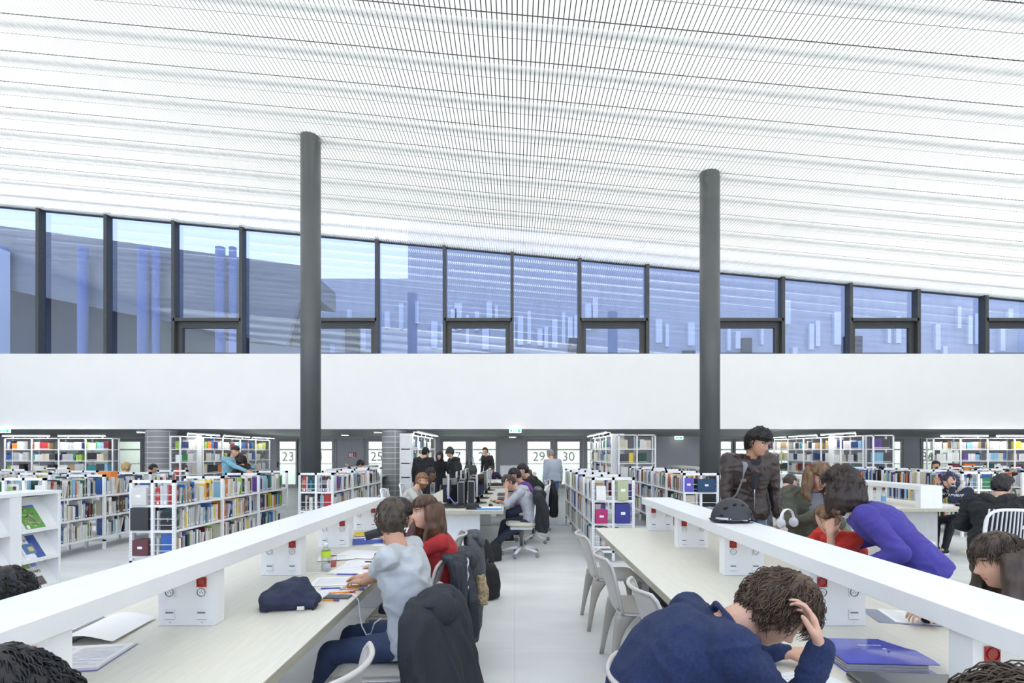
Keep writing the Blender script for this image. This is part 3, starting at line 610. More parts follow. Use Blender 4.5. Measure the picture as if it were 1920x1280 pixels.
# papers with blue edge at hoodie man
def paper_stack(x,y,z,rz,w_,d_,h,lab,name='paper_stack',material=PAPER,edge=None,n=1):
    t=thing(name,lab,'papers',(x,y,z),rz); rr=random.Random(int(x*97+y*31))
    for i in range(n):
        m=MB(); a=rr.uniform(-.08,.08) if n>1 else 0; hh=h/n
        m.box(-w_/2,w_/2,-d_/2,d_/2,i*hh,i*hh+hh*.8,M=Matrix.Translation((rr.uniform(-.02,.02)*(n>1),rr.uniform(-.02,.02)*(n>1),0))@Matrix.Rotation(a,4,'Z')); m.build('sheet',material,t)
    if edge: m=MB(); m.box(-w_/2-.01,w_/2+.01,-d_/2-.01,d_/2+.01,-.0,.004); m.box(-w_/2-.01,w_/2+.01,-d_/2-.012,-d_/2-.008,0,h+.004); m.build('folder_cover',edge,t)
    return t
paper_stack(-.36,7.24,.741,.05,.34,.3,.02,'white papers in a blue folder in front of the hoodie man',edge=mat('folder_blue',(.10,.30,.62),.4))
paper_stack(-.5,12.3,.741,.2,.5,.35,.03,'loose papers on the far computer table',n=4); paper_stack(-.3,13.2,.741,.6,.45,.4,.04,'crumpled papers before the person in dark purple',n=4)
t=thing('instrument_case','long black case on the far computer table','case',(-.45,12.05,.76)); m=MB(); m.cap((-.22,0,.02),.035,(.25,0,.02),.03); m.build('case_body',BLACKM,t,True); m=MB(); m.tube([(-.05,0,.05),(0,0,.08),(.05,0,.05)],.006,6); m.build('handle',BLACK,t,True)
# ================================================================ BOOKS AND BOOKCASES
PAL={'white':(.78,.78,.76),'cream':(.66,.60,.46),'light grey':(.5,.51,.52),'black':(.02,.02,.023),'charcoal':(.06,.065,.07),'dark blue':(.02,.035,.13),'blue':(.04,.14,.45),'pale blue':(.25,.5,.68),
 'red':(.5,.03,.03),'maroon':(.16,.02,.035),'orange':(.75,.22,.03),'yellow':(.8,.6,.06),'green':(.04,.25,.10),'dark green':(.015,.08,.06),'lime':(.3,.5,.06),'teal':(.02,.25,.27),'purple':(.12,.06,.28),'tan':(.42,.28,.14),'brown':(.14,.08,.05)}
WTS=[('white',46),('cream',17),('light grey',15),('black',10),('charcoal',6),('dark blue',7),('blue',6),('pale blue',4),('red',4),('maroon',4),('orange',3),('yellow',3),('green',3),('dark green',3),('lime',2),('teal',2),('purple',2),('tan',4),('brown',3)]
NAMES=[a for a,b_ in WTS]; WW=[b_ for a,b_ in WTS]
BOOKS=[]; RB=random.Random(11)
def fill(o,U,N,L,z,hmax,case,bay,level,vis=True,series=0,start_gap=.01,dens=1,big=1):
    """stand books on a board; U along the board away from the near post, N outwards"""
    o=V(o);U=V(U);N=V(N); s=start_gap; i=0; end=L-.02-(0 if RB.random()<.4 else RB.uniform(.03,.22))
    end=min(end,L*dens); lean_next=0
    while True:
        if series>0 and RB.random()<.55: n=RB.randint(5,14); c=RB.choices(NAMES,WW)[0]; th0=RB.uniform(.016,.03); h0=min(hmax,RB.uniform(.21,.29)); d0=RB.uniform(.16,.2)
        else: n=1; c=RB.choices(NAMES,WW)[0]; th0=RB.choice([.012,.016,.02,.024,.03,.04,.05])*RB.uniform(.9,1.1); h0=min(hmax,RB.uniform(.19,.285)); d0=RB.uniform(.14,.2)
        for _ in range(n):
            i+=1; th=th0*big
            if s+th>end: return
            last=RB.random()<.07
            lean=0
            if last and n==1 and s+th+.06<end: lean=RB.uniform(.12,.3); 
            BOOKS.append(dict(p=o+U*s,U=U,N=N,th=th-.001,h=h0*RB.uniform(.985,1) if n==1 else h0,d=d0,lean=lean,c=c,j=RB.uniform(.85,1.12),z=z,i=i,case=case,bay=bay,level=level,vis=vis,inset=RB.uniform(.004,.03) if n==1 else .012))
            s+=th+(math.sin(lean)*h0 if lean else 0)
ORD=['zeroth','first','second','third','fourth','fifth','sixth','seventh','eighth','ninth','tenth','eleventh','twelfth','thirteenth','fourteenth','fifteenth','sixteenth','seventeenth','eighteenth','nineteenth','twentieth']+['twenty-'+a for a in ('first','second','third','fourth','fifth','sixth','seventh','eighth','ninth')]+['thirtieth']+['thirty-'+a for a in ('first','second','third','fourth','fifth','sixth','seventh','eighth','ninth')]+['fortieth']+['forty-'+a for a in ('first','second','third','fourth','fifth','sixth','seventh','eighth','ninth')]+['fiftieth']+['fifty-'+a for a in ('first','second','third','fourth','fifth','sixth','seventh','eighth','ninth')]
LEV={.87:'top',.545:'middle',.22:'bottom'}
def low_case(lab,case,xf,n,y0,nb,pitch=1.0,wd=.6,front=True,top=1.19,dens=1):
    """double sided low case along the depth of the room; n=+1 faces right, -1 faces left; xf = x of the face seen"""
    t=thing('low_bookcase',lab,'bookcase',(xf-n*wd/2,y0,0)); h=wd/2; L=nb*pitch
    for k in range(nb+1):
        m=MB(); y=k*pitch; a=.018
        for x in (-h+a,0,h-a): m.box(x-a,x+a,y-a,y+a,.0 if x else .02,top)
        m.box(-h,h,y-a,y+a,top-.036,top); m.box(-h,h,y-a,y+a,.13,.16)
        if k in (0,nb):
            for x in (-h+a,h-a):
                for j in range(26): m.box(x-.004,x+.004,y-a-.001,y-a,.2+j*.036,.2+j*.036+.012,1)
        m.build('frame',[STEEL,mat('slot_shadow',(.2,.21,.21),.6)],t)
    for z in (.87,.545,.22):
        m=MB(); m.box(-h+.003,h-.003,-.012,L+.012,z-.03,z); m.build('shelf',STEEL,t)
    for z in (1.0,.69,.36):   # wire rods that keep the books in place
        m=MB(); m.tube([(-h+.02,-.004,z),(h-.02,-.004,z)],.005,6); m.tube([(-h+.02,.0,z-.08),(h-.02,.0,z-.08)],.004,6); m.build('wire_rod',STEEL,t)
    for b_ in range(nb):
        for z in (.87,.545,.22):
            fill((xf-n*.004,y0+b_*pitch+.025,z),(0,1,0),(n,0,0),pitch-.05,z,.275,case,ORD[b_+1],LEV[z],True,dens=dens*RB.choice([1,1,.85,.95]))
            if z==.87: fill((xf-n*(wd-.004),y0+b_*pitch+.025,z),(0,1,0),(-n,0,0),pitch-.05,z,.27,case,ORD[b_+1],LEV[z],False)
    if front:
        for z in (.87,.545,.22):
            for x0 in (-h+.05,.03): fill((xf-n*h+x0,y0+.0,z),(1,0,0),(0,-1,0),h-.09,z,.26,case,'end',LEV[z],'end',start_gap=.0,dens=RB.choice([1,.9,.8]),big=1.3)
    return t
low_case('long white low bookcase beside the left table, nearest its raised shelf','long left bookcase',-4.35,1,6.5,3,1.07,.58)
low_case('white low bookcase behind the magazine rack, floor visible under it','rack-side bookcase',-6.52,1,7.05,3,1.02,.60)
low_case('white low bookcase at the far left behind the rack-side one','far-left bookcase',-8.05,1,6.8,3,1.0,.56)
low_case('white low bookcase at the left edge, only its top frame showing','edge bookcase',-10.2,1,8.6,3,1.0,.56,dens=.7)
low_case('white low bookcase passing behind the left steel column','column-side bookcase',-3.1,1,8.68,3,1.05,.6)
low_case('white low bookcase between aisle and right table, its frame end facing the table','aisle bookcase',1.09,-1,7.15,4,.95,.6)
low_case('white low bookcase left of the right steel column, beyond the table end','right column bookcase',2.86,-1,8.6,4,1.0,.6)
low_case('white low bookcase behind the woman in the patterned headscarf','headscarf bookcase',8.15,-1,9.25,3,1.0,.62)
low_case('white low bookcase at the far right whose frames rise behind the black hood','hood bookcase',9.9,-1,9.9,2,1.0,.62)
low_case('far white low bookcase at the right with few books','thin right bookcase',11.6,-1,11.2,2,1.0,.62,dens=.8)
def tall_case(lab,case,p0,U,N,nb,pitch,dep=.32,panel=None,front2=0):
    U=V(U);N=V(N); rz=math.atan2(U.y,U.x); t=thing('tall_bookcase',lab,'bookcase',p0,rz)
    s=1 if U.cross(N).z>0 else -1    # local +y*s = outward
    L=nb*pitch; y0,y1=(0,-s*dep); ya,yb=min(y0,y1),max(y0,y1)
    for k in range(nb+1):
        m=MB(); x=k*pitch; m.box(x-.02,x+.02,ya,ya+.035,0,2.03); m.box(x-.02,x+.02,yb-.035,yb,0,2.03); m.box(x-.015,x+.015,ya,yb,1.99,2.03); m.build('frame',STEEL,t)
    for z in (.1,.48,.86,1.25,1.64,2.03):
        m=MB(); m.box(.0,L,ya+.004,yb-.004,z-.028,z); m.build('shelf',STEEL,t)
    if panel is not None:
        m=MB(); m.box(panel,panel+.22,ya-.01,yb+.01,0,2.06); m.build('end_panel',WHITE,t)
    for b_ in range(nb):
        for z in (.86,1.25,1.64,.48):
            o=V(p0)+U*(b_*pitch+.03); o.z=z
            fill(o,U,N,pitch-.06,z,.29,case,ORD[b_+1],'upper',True,series=1,dens=RB.choice([1,1,.9,.7]))
    k=0
    while k*1.9+1.6<L+.6:    # light bars on arms above the case
        m=MB(); x0=k*1.9+.1; x1=min(x0+1.6,L); yy=s*.16; 
        m.box(x0,x1,yy-.03,yy+.03,2.095,2.135); lb=m.build('light_bar',STEEL,t)
        m=MB(); m.box(x0+.01,x1-.01,yy-.026,yy+.026,2.083,2.094); m.build('lamp_strip',emat('strip_light',(.97,.98,1),30),lb)
        for xx in (x0+.2,x1-.2): m=MB(); m.box(xx-.01,xx+.01,min(0,yy)-.01,max(0,yy)+.01,2.10,2.12); m.box(xx-.01,xx+.01,-.01,.01,2.02,2.11); m.build('bracket',STEEL,lb)
        k+=1
    return t
tall_case('tall white bookcase at the far left facing the room, full of journals','far left tall case',(-17.62,17.5,0),(1,0,0),(0,-1,0),4,.93)
tall_case('tall white bookcase left of the embracing couple receding beside the tiled column','couple tall case',(-9.95,15.1,0),(0,1,0),(1,0,0),5,1.1,panel=.78)
tall_case('tall white bookcase behind the man in the black cap near the small tiled column','cap tall case',(-2.85,14.0,0),(0,1,0),(1,0,0),4,1.05,panel=.0)
tall_case('tall white bookcase on the right of the aisle, side face to the doors','aisle tall case',(2.75,14.28,0),(0,1,0),(-1,0,0),4,1.05,panel=-.05)
tall_case('short tall-case section facing the camera at the aisle, blue and red boxes in it','box-file tall case',(2.86,13.9,0),(1,0,0),(0,-1,0),2,.50)
tall_case('tall white bookcase receding behind the leather jacket man','leather tall case',(10.0,14.56,0),(0,1,0),(-1,0,0),6,1.0,panel=1.35)
tall_case('short tall-case section facing the camera right of the woman with phone','teal-file tall case',(10.06,14.2,0),(1,0,0),(0,-1,0),1,.56)
tall_case('tall white bookcase at the far right facing the room with red journals','far right tall case',(14.4,17.4,0),(1,0,0),(0,-1,0),4,.93)
# realise the books: the 300 that show largest as objects of their own, the others as one mass
def bscore(b_):
    Y=b_['p'].y; s=b_['h']/Y
    if b_['vis'] is False: s*=.2
    px=965+950*b_['p'].x/Y; py=847+950*(1.55-b_['z'])/Y
    if px<0 or px>1920: s*=.05
    if b_['case'] in('long left bookcase','rack-side bookcase','far-left bookcase','column-side bookcase'):   # hidden below the raised shelf
        if py>1123-.2885*px+12: s*=.1
    if b_['N'].y<-.5: s*=1.25
    elif abs(b_['N'].x)>.5: s*=min(1,.35+1.2*abs(b_['p'].x)/Y)
    if b_['case']=='aisle bookcase' and px>1112 and py>1010: s*=.2
    return s
BOOKS.sort(key=lambda b_:-bscore(b_))
def unit_book():
    m=MB(); m.box(0,.09,-1,0,0,1,0); m.box(.91,1,-1,0,0,1,0)
    m.add([(0,-.03,0),(1,-.03,0),(1,-.03,1),(0,-.03,1),(.2,0,0),(.8,0,0),(.8,0,1),(.2,0,1)],[(0,4,7,3),(4,5,6,7),(5,1,2,6),(0,1,5,4),(3,7,6,2),(0,3,2,1)],0)
    m.box(.09,.91,-.97,-.04,.012,.985,1); m.box(.22,.78,.0,.006,.05,.17,1)
    return m.mesh('book',[MATS['book_cover'],PAPER])
ub=unit_book(); used={}
def bmat(b_):
    U,N=b_['U'],b_['N']; p=V(b_['p'])-N*b_['inset']
    flip=U.cross(N).z<0
    x=-U if flip else U
    if flip: p=p+U*b_['th']
    M=Matrix(((x.x,N.x,0,p.x),(x.y,N.y,0,p.y),(0,0,1,p.z+.001),(0,0,0,1)))
    if b_['lean']:
        a=b_['lean']*(-1 if flip else 1)
        if flip: M=M@Matrix.Translation((b_['th'],0,0))@Matrix.Rotation(a,4,'Y')@Matrix.Translation((-b_['th'],0,0))@Matrix.Translation((0,0,.0))
        else: M=M@Matrix.Rotation(a,4,'Y')
        M=Matrix.Translation(U*(b_['th']*.1)+V((0,0,b_['th']*math.sin(abs(a))*(1))))@M
    return M
def bcol(b_): c=PAL[b_['c']]; return tuple(min(1,k*b_['j']) for k in c)
GROUPS={}
for b_ in BOOKS[:300]:
    o=bpy.data.objects.new('book',ub); COL.objects.link(o); o.matrix_world=bmat(b_)@Matrix.Diagonal((b_['th'],b_['d'],b_['h'],1)); o.color=(*bcol(b_),1)
    sz='thick' if b_['th']>.034 else ('slim' if b_['th']<.017 else ('tall' if b_['h']>.26 else 'small' if b_['h']<.21 else 'mid-sized'))
    if b_['bay']=='end': lab=f"{sz} {b_['c']} book, {ORD[b_['i']]} in {b_['level']} row, camera-facing end of {b_['case']}"
    else: lab=f"{sz} {b_['c']} book, {ORD[b_['i']]} from near post, {b_['level']} row, {b_['bay']} bay, {b_['case']}"
    if lab in used: lab=lab.replace('book,','book, right half,') ; 
    k=1
    while lab in used: lab=lab.replace('right half','far part'); break
    used[lab]=1
    tag(o,lab,'book','books standing in the '+b_['case'])
m=MB(); cols=[]
for b_ in BOOKS[300:]:
    M=bmat(b_)@Matrix.Diagonal((b_['th'],b_['d'],b_['h'],1)); c=bcol(b_)
    m.box(0,1,-1,0,0,1,0,M=M); cols+=[c]*6; m.box(.2,.8,-.0,.008,.06,.16,0,M=M); cols+=[(.75,.75,.73)]*6
o=m.build('book_mass',MATS['book_mass'],None); tag(o,'all the other books on the more distant and hidden shelves','books',kind='stuff')
ca=o.data.color_attributes.new(name='Col',type='FLOAT_COLOR',domain='CORNER')
buf=[]
for p_ in o.data.polygons:
    c=cols[p_.index]; buf+=[*c,1]*len(p_.vertices)
ca.data.foreach_set('color',buf)
# feature files in the aisle bookcase end and column bookcase
def boxfile(x,y,z,w_,h,col,lab,rz=0,plate=True):
    t=thing('box_file',lab,'box file',(x,y,z),rz); m=MB(); m.box(-w_/2,w_/2,0,.2,0,h); m.build('file_body',mat('file_%s'%lab[:8],col,.5),t,bevel=.003)
    if plate: m=MB(); m.box(-.03,.03,-.002,0,h*.45,h*.6); m.build('label_holder',PAPER,t)
boxfile(1.52,7.10,.547,.21,.27,(.04,.045,.24),'dark blue box file at the table end, middle row of the aisle bookcase')
boxfile(1.22,7.10,.547,.17,.19,(.42,.03,.14),'crimson book cover standing face out beside the blue box file')
boxfile(1.21,7.08,.872,.13,.20,(.82,.82,.80),'white book standing face out above the crimson cover',plate=False)
boxfile(1.52,7.10,.872,.15,.27,(.45,.5,.3),'pale green and white cover face out in the top row near the table end')
boxfile(3.24,8.55,.872,.3,.22,(.01,.05,.12),'navy box file right beside the right steel column, top row')
boxfile(3.24,8.55,.60,.3,.22,(.01,.05,.12),'navy box file right beside the right steel column, lower row',plate=False) if False else None
boxfile(2.95,8.58,.872,.15,.24,(.12,.09,.5),'violet and white cover standing face out left of the right steel column')
boxfile(-4.79,6.46,.547,.23,.29,(.03,.032,.035),'black file boxes facing the camera in the end of the long left bookcase',plate=False)
boxfile(-4.78,6.46,.222,.2,.2,(.13,.04,.05),'dark red patterned book face out below the black file boxes')
boxfile(-4.80,6.46,.872,.2,.22,(.6,.6,.58),'grey magazine files in the top row end of the long left bookcase')
boxfile(-6.56,8.3,.872,.16,.36,(.78,.24,.05),'tall orange cover standing out above the rack-side bookcase',rz=PI/2,plate=False)
# ---- magazine rack
t=thing('magazine_rack','white sloping magazine rack at the left edge behind the left table','magazine rack',(-5.0,3.85,0))
m=MB(); m.box(-.36,-.34,0,1.70,0,1.13); m.build('back_panel',WHITE,t)
for y in (.0,.60,1.15,1.68):
    m=MB(); m.box(-.34,.02,y,y+(.03 if y in(0,1.68) else .12),0,1.13); m.build('side_panel',WHITE,t,bevel=.002)
m=MB(); m.box(-.36,.03,0,1.71,1.10,1.135); m.build('top_board',WHITE,t,bevel=.002)
m=MB(); m.box(-.36,.03,0,1.71,.0,.06); m.build('plinth',WHITE,t)
RK=[]
for y0,y1 in ((.03,.60),(.72,1.15),(1.27,1.68)):
    for z in (.74,.43,.12):
        m=MB(); m.box(-.30,.04,y0,y1,z-.02,z); m.box(.028,.04,y0,y1,z,z+.018); lg=m.build('ledge',WHITE,t)
        m=MB(); m.add([(.02,y0,z),(.02,y1,z),(-.19,y1,z+.33),(-.19,y0,z+.33),(.008,y0,z),(.008,y1,z),(-.202,y1,z+.33),(-.202,y0,z+.33)],[(0,1,2,3),(7,6,5,4),(0,4,5,1),(2,6,7,3),(1,5,6,2),(0,3,7,4)]); m.build('sloping_board',WHITE,t)
def magazine(y,z,lab,build,w_=.215,h=.29):
    t=thing('magazine',lab,'magazine',(-5.0+.026,3.85+y,z+.004)); a=math.atan2(.21,.33)
    t.rotation_euler=Euler((-(0),0,0)); Mx=Matrix.Rotation(PI/2,4,'Z')  # local x along -? keep: x -> +Y, face +X
    R_=Matrix.Rotation(PI/2,4,'Z')@Matrix.Rotation(-a,4,'X'); t.rotation_euler=R_.to_euler()
    m=MB(); m.box(-w_/2,w_/2,0,.006,0,h); m.build('page_block',PAPER,t)
    build(t,w_,h)
def rect(t,name,col,x0,x1,z0,z1,y=-.0008,rough=.3):
    m=MB(); m.box(x0,x1,y,y+.0006,z0,z1); return m.build(name,mat('mag_'+name+str(round(col[0],2))+str(round(col[1],2)),col,rough,var=.15,scale=25),t)
def mg_green(t,w_,h):
    rect(t,'cover',(.10,.30,.05),-w_/2,w_/2,0,h); 
    for i in range(16): x=R.uniform(-.1,.07); z=R.uniform(.03,.24); rect(t,'leaf_patch',R.choice([(.02,.12,.03),(.3,.5,.08),(.2,.45,.1)]),x,x+R.uniform(.02,.05),z,z+.018,-.0014)
    m=MB(); m.tube([(-.06,-.008,.09),(.05,-.008,.06),(-.005,-.008,.18)],.011,6,closed=True); m.build('triangle_picture',mat('sand',(.55,.5,.36),.6),t)
    rect(t,'header',(.6,.08,.04),-w_/2,0,.265,h,-.0016); rect(t,'header_b',(.1,.15,.5),0,w_/2,.262,h,-.0016); rect(t,'footer',(.8,.3,.04),-w_/2,w_/2,0,.014,-.0016); rect(t,'barcode',(.8,.8,.8),-.09,-.06,.02,.06,-.002)
def mg_blue(t,w_,h):
    rect(t,'cover',(.78,.8,.84),-w_/2,w_/2,0,h); rect(t,'blue_block',(.04,.08,.32),0.01,w_/2,.0,h-.01,-.0014); rect(t,'picture',(.08,.18,.38),-.08,.04,.07,.19,-.002); rect(t,'yellow_text',(.6,.5,.15),-.03,.025,.10,.15,-.0026)
    text_mesh('Les gran',.042,'title',BLACK,t,(-.03,-.003,.235),(PI/2,0,0),.0004)
def mg_win(t,w_,h):
    rect(t,'cover',(.75,.74,.7),-w_/2,w_/2,0,h); rect(t,'picture',(.12,.1,.1),-.06,w_/2-.01,.03,.13,-.0014); rect(t,'picture_b',(.7,.25,.08),-.08,-.03,.03,.09,-.002); rect(t,'top_green',(.3,.4,.12),-w_/2,.03,.24,h,-.0014); rect(t,'top_blue',(.25,.35,.7),.04,w_/2,.25,h,-.0014)
    text_mesh('windows',.062,'title',BLACK,t,(0,-.003,.195),(PI/2,0,0),.0004)
def mg_fire(t,w_,h):
    rect(t,'cover',(.55,.22,.03),-w_/2,w_/2,0,h); rect(t,'flame',(.9,.65,.08),-.09,.05,.02,.14,-.0014); rect(t,'dark_top',(.2,.04,.02),-w_/2,w_/2,.2,h,-.0014)
def mg_dark(t,w_,h): rect(t,'cover',(.05,.03,.05),-w_/2,w_/2,0,h); rect(t,'band',(.5,.04,.1),-w_/2,w_/2,.2,.24,-.0014)
magazine(1.43,.74,'green magazine with a big sand coloured triangle on the top ledge of the rack',mg_green)
magazine(1.43,.43,'blue and white magazine with a blue block on the middle ledge of the rack',mg_blue)
magazine(1.46,.12,'magazine titled windows on the lowest visible ledge of the rack',mg_win)
magazine(.90,.43,'orange flame coloured magazine cut by the left picture edge',mg_fire); magazine(.88,.74,'dark magazine with red band on the top ledge at the picture edge',mg_dark)
# ================================================================ THINGS ON THE TABLES
DZ=.741
# left table: open ring binder with pages
def page_lines(t,x0,x1,y0,y1,z,n,mname='print_grey',seed=1,name='printed_lines'):
    m=MB(); rr=random.Random(seed)
    for i in range(n):
        y=y0+(y1-y0)*i/(n-1); a=x0; b_=x1 if rr.random()<.7 else x0+(x1-x0)*rr.uniform(.3,.9)
        m.box(a,b_,y-.0011,y+.0011,z,z+.0003)
    return m.build(name,mat(mname,(.42,.43,.47),.7),t)
t=thing('open_binder','open ring binder with printed pages at the lower left under the raised shelf','binder',(-1.93,2.28,DZ),.12)
m=MB(); m.box(-.30,.04,-.16,.20,0,.004); m.build('binder_cover',mat('cover_slate',(.16,.20,.22),.5),t)
m=MB()
for k in range(10):
    m.box(-.27+.001*k,-.02,-.15+.002*(k%3),.15+.002*(k%2),.005+k*.0022,.0066+k*.0022)
m.build('page_stack',PAPER,t)
m=MB(); g=[]; 
for j in range(13):
    a=j/12; x=.0+.215*a; z=.022+.03*math.sin(a*PI)*(1-a*.6)-.012*a
    g+= [(x,-.17,z),(x,.15,z)]
m.add(g,[(2*j,2*j+2,2*j+3,2*j+1) for j in range(12)]); m.build('curled_page',PAPER,t,True)
t=thing('printed_booklet','printed sheets with dense text lying before the open binder at lower left','papers',(-1.76,1.98,DZ),.16)
m=MB()
for k in range(5): m.box(-.19+.003*k,.19,-.13,.12-.002*k,.001+.002*k,.0025+.002*k)
m.build('page_stack',PAPER,t)
page_lines(t,-.17,-.01,-.10,.08,.0105,20,seed=3,name='printed_text'); page_lines(t,.02,.17,-.10,.08,.0105,20,seed=5,name='printed_text')
m=MB(); m.box(-.20,.195,-.14,.13,0,.001); m.build('back_cover',mat('violet_edge',(.2,.17,.42),.5),t)
# navy cloth bag on the left table
m=MB(); m.ell((0,0,.06),.125,.10,.075); m.ell((.03,.02,.10),.07,.06,.05); m.ell((-.07,-.02,.05),.08,.09,.055); m.ell((.10,-.03,.04),.06,.06,.04); m.box(-.13,.13,-.09,.08,.004,.05)
t=thing('cloth_bag','dark navy cloth pouch lying crumpled on the left table','bag',(-1.17,2.66,DZ),.2)
solid('bag_body',m,mat('navy_cloth',(.022,.030,.062),.8,bump=.3,bscale=300),t,.007,4,.016,14,3)
m=MB(); m.tube([(.11,-.02,.06),(.135,-.05,.05),(.14,-.08,.02),(.12,-.10,.004)],.005,6); m.build('drawstring',mat('navy_dark',(.012,.015,.03),.8),t,True)
m=MB(); m.box(.05,.085,-.118,-.112,.012,.03); m.build('metal_tag',CHROME,t)
# water bottle and red cup
t=thing('water_bottle','clear plastic water bottle with lime green label on the left table','bottle',(-1.285,3.45,DZ))
m=MB(); m.lathe([(.026,0),(.031,.006),(.031,.06),(.029,.07),(.031,.08),(.031,.125),(.027,.145),(.013,.165),(.012,.172)],24); m.build('bottle_body',MATS['clear_plastic'],t,True)
m=MB(); m.lathe([(.0316,.095),(.0318,.096),(.0318,.135),(.0312,.137)],24,cap=False); m.build('bottle_label',mat('lime_label',(.50,.68,.03),.4),t,True)
m=MB(); m.lathe([(.0145,.166),(.0145,.186),(.013,.188)],20); m.build('bottle_cap',WHITE,t,True)
m=MB(); m.lathe([(.028,.002),(.029,.05)],20); m.build('water',mat('water_pale',(.7,.74,.76),.1),t,True)
t=thing('paper_cup','pinkish red cup right behind the water bottle','cup',(-1.29,3.58,DZ)); m=MB(); m.lathe([(.026,0),(.034,.075),(.032,.075),(.025,.004)],20,cap=False); m.lathe([(.0,.001),(.026,.001)],20,cap=False); m.build('cup_body',mat('cup_pink',(.42,.12,.10),.5),t,True); m=MB(); m.lathe([(.033,.05),(.0345,.075)],20,cap=False); m.build('cup_band',WHITE,t,True)
# sheets
def sheet(x,y,rz,w_,d_,lab,lines=0,z=DZ,fold=0):
    t=thing('paper_sheet',lab,'paper',(x,y,z),rz); m=MB(); n=8; g=[]
    for j in range(n+1):
        a=j/n; zz=.001+fold*max(0,a-.6)**2*6
        g+=[(-w_/2+w_*a,-d_/2,zz),(-w_/2+w_*a,d_/2,zz),(-w_/2+w_*a,-d_/2,zz+.0012),(-w_/2+w_*a,d_/2,zz+.0012)]
    fs=[]
    for j in range(n):
        b_=4*j; fs+=[(b_,b_+1,b_+5,b_+4),(b_+2,b_+6,b_+7,b_+3),(b_,b_+4,b_+6,b_+2),(b_+1,b_+3,b_+7,b_+5)]
    fs+=[(0,2,3,1),(4*n,4*n+1,4*n+3,4*n+2)]; m.add(g,fs); m.build('sheet',PAPER,t)
    if lines: page_lines(t,-w_/2+.02,w_/2*.55,-d_/2+.03,d_/2-.03,.0024,lines,seed=lines)
    return t
sheet(-1.09,3.17,.12,.33,.21,'lined sheet under the hands of the man in the grey shirt',12)
sheet(-1.07,3.45,-.1,.34,.22,'sheet with a blue pen across it behind the bottle man\'s hands',6,z=DZ+.002)
sheet(-1.08,3.68,.05,.30,.21,'sheet with a dark pen on it, middle of the left table',5,z=DZ+.001)
sheet(-1.22,4.0,-.2,.34,.30,'big white sheet beside the cup reaching the support',0,z=DZ+.001)
sheet(-1.36,3.86,.3,.26,.2,'printed sheets fanned left of the water bottle',8,z=DZ+.004)
sheet(-1.1,4.45,.1,.28,.2,'white sheet beneath the yellow folder stack',0)
sheet(-1.05,2.92,.9,.2,.14,'small sheet sticking out behind the navy pouch',6)
def pen(x,y,rz,c1,c2,lab,z=DZ+.006,tilt=0,L=.14):
    t=thing('pen',lab,'pen',(x,y,z),rz); t.rotation_euler=(0,tilt,rz); m=MB(); m.tube([(-L/2,0,0),(L*.33,0,0)],.0045,8); m.build('barrel',mat('pen_%s'%str(c1),c1,.35),t,True)
    m=MB(); m.tube([(L*.28,0,0),(L*.5,0,0)],.0053,8); m.build('pen_cap',mat('pen_%s'%str(c2),c2,.35),t,True); m=MB(); m.tube([(-L/2,0,0),(-L/2-.012,0,0)],[.004,.001],8); m.build('tip',CHROME,t,True)
OR=(.85,.30,.02)
pen(-.985,2.90,.25,OR,(.45,.03,.02),'orange fineliner with red end lying left of the phone'); pen(-.95,2.96,.05,OR,(.05,.08,.4),'orange fineliner with blue end, uppermost of the loose pens'); pen(-.95,3.03,.3,OR,(.1,.4,.6),'orange fineliner pointing at the man\'s near hand')
pen(-1.02,2.75,-.12,OR,(.18,.03,.2),'orange fineliner with purple end below the phone'); pen(-1.07,2.99,.1,(.05,.08,.5),(.3,.6,.8),'blue capped pen at the edge of the small sheet')
pen(-1.10,3.33,-.05,(.04,.06,.45),(.04,.05,.3),'thick blue pen crossing the second sheet'); pen(-1.02,3.7,-.02,(.03,.03,.05),(.05,.05,.1),'dark pen on the middle sheet',z=DZ+.008)
t=thing('phone','dark grey phone lying between the orange pens','phone',(-.985,2.82,DZ),-.05); m=MB(); m.box(-.07,.07,-.034,.034,0,.008); m.build('phone_body',mat('phone_grey',(.07,.075,.08),.35),t,bevel=.003); m=MB(); m.box(-.062,.062,-.03,.03,.0081,.0085); m.build('phone_screen',mat('phone_screen',(.05,.055,.06),.15),t)
t=thing('small_device','small black device near the grey shirt man\'s shoulder','phone',(-1.06,3.97,DZ+.002),.1); m=MB(); m.box(-.035,.035,-.02,.02,0,.014); m.build('device_body',BLACK,t,bevel=.002); m=MB(); m.box(-.02,.02,-.012,.012,.014,.015); m.build('display',mat('phone_screen',(.1,.1,.1)),t)
paper_stack(-1.34,4.6,DZ,.35,.24,.3,.05,'stack of papers in blue folders with a yellow sheet on top',n=5,edge=mat('folder_violet',(.10,.14,.45),.4)); 
t=thing('yellow_folder','yellow cardboard folder topping the paper stack at the left table','folder',(-1.36,4.66,DZ+.056),.3); m=MB(); m.box(-.11,.11,-.11,.11,0,.005); m.build('folder_cover',mat('yellow_card',(.80,.55,.06),.6),t); m=MB(); m.box(-.09,.02,-.112,-.11,.0,.004); m.build('folder_edge',PAPER,t)
t=thing('spectacle_case','black cylindrical case with a blue end tab held up beside the red jumper woman','case',(-1.14,4.12,.885)); t.rotation_euler=(0,-.25,.35)
m=MB(); m.lathe([(.001,-.075),(.034,-.075),(.036,-.07),(.036,.07),(.034,.075),(.001,.075)],24,M=Matrix.Rotation(PI/2,4,'Y')); m.build('case_body',BLACKM,t,True); m=MB(); m.box(-.078,-.06,-.02,.02,-.043,-.030); m.build('blue_tab',mat('tab_blue',(.06,.08,.6),.4),t)
m=MB(); m.tube([(-.97,3.45,.745),(-.88,3.35,.747),(-.84,3.3,.745)],.002,5); 
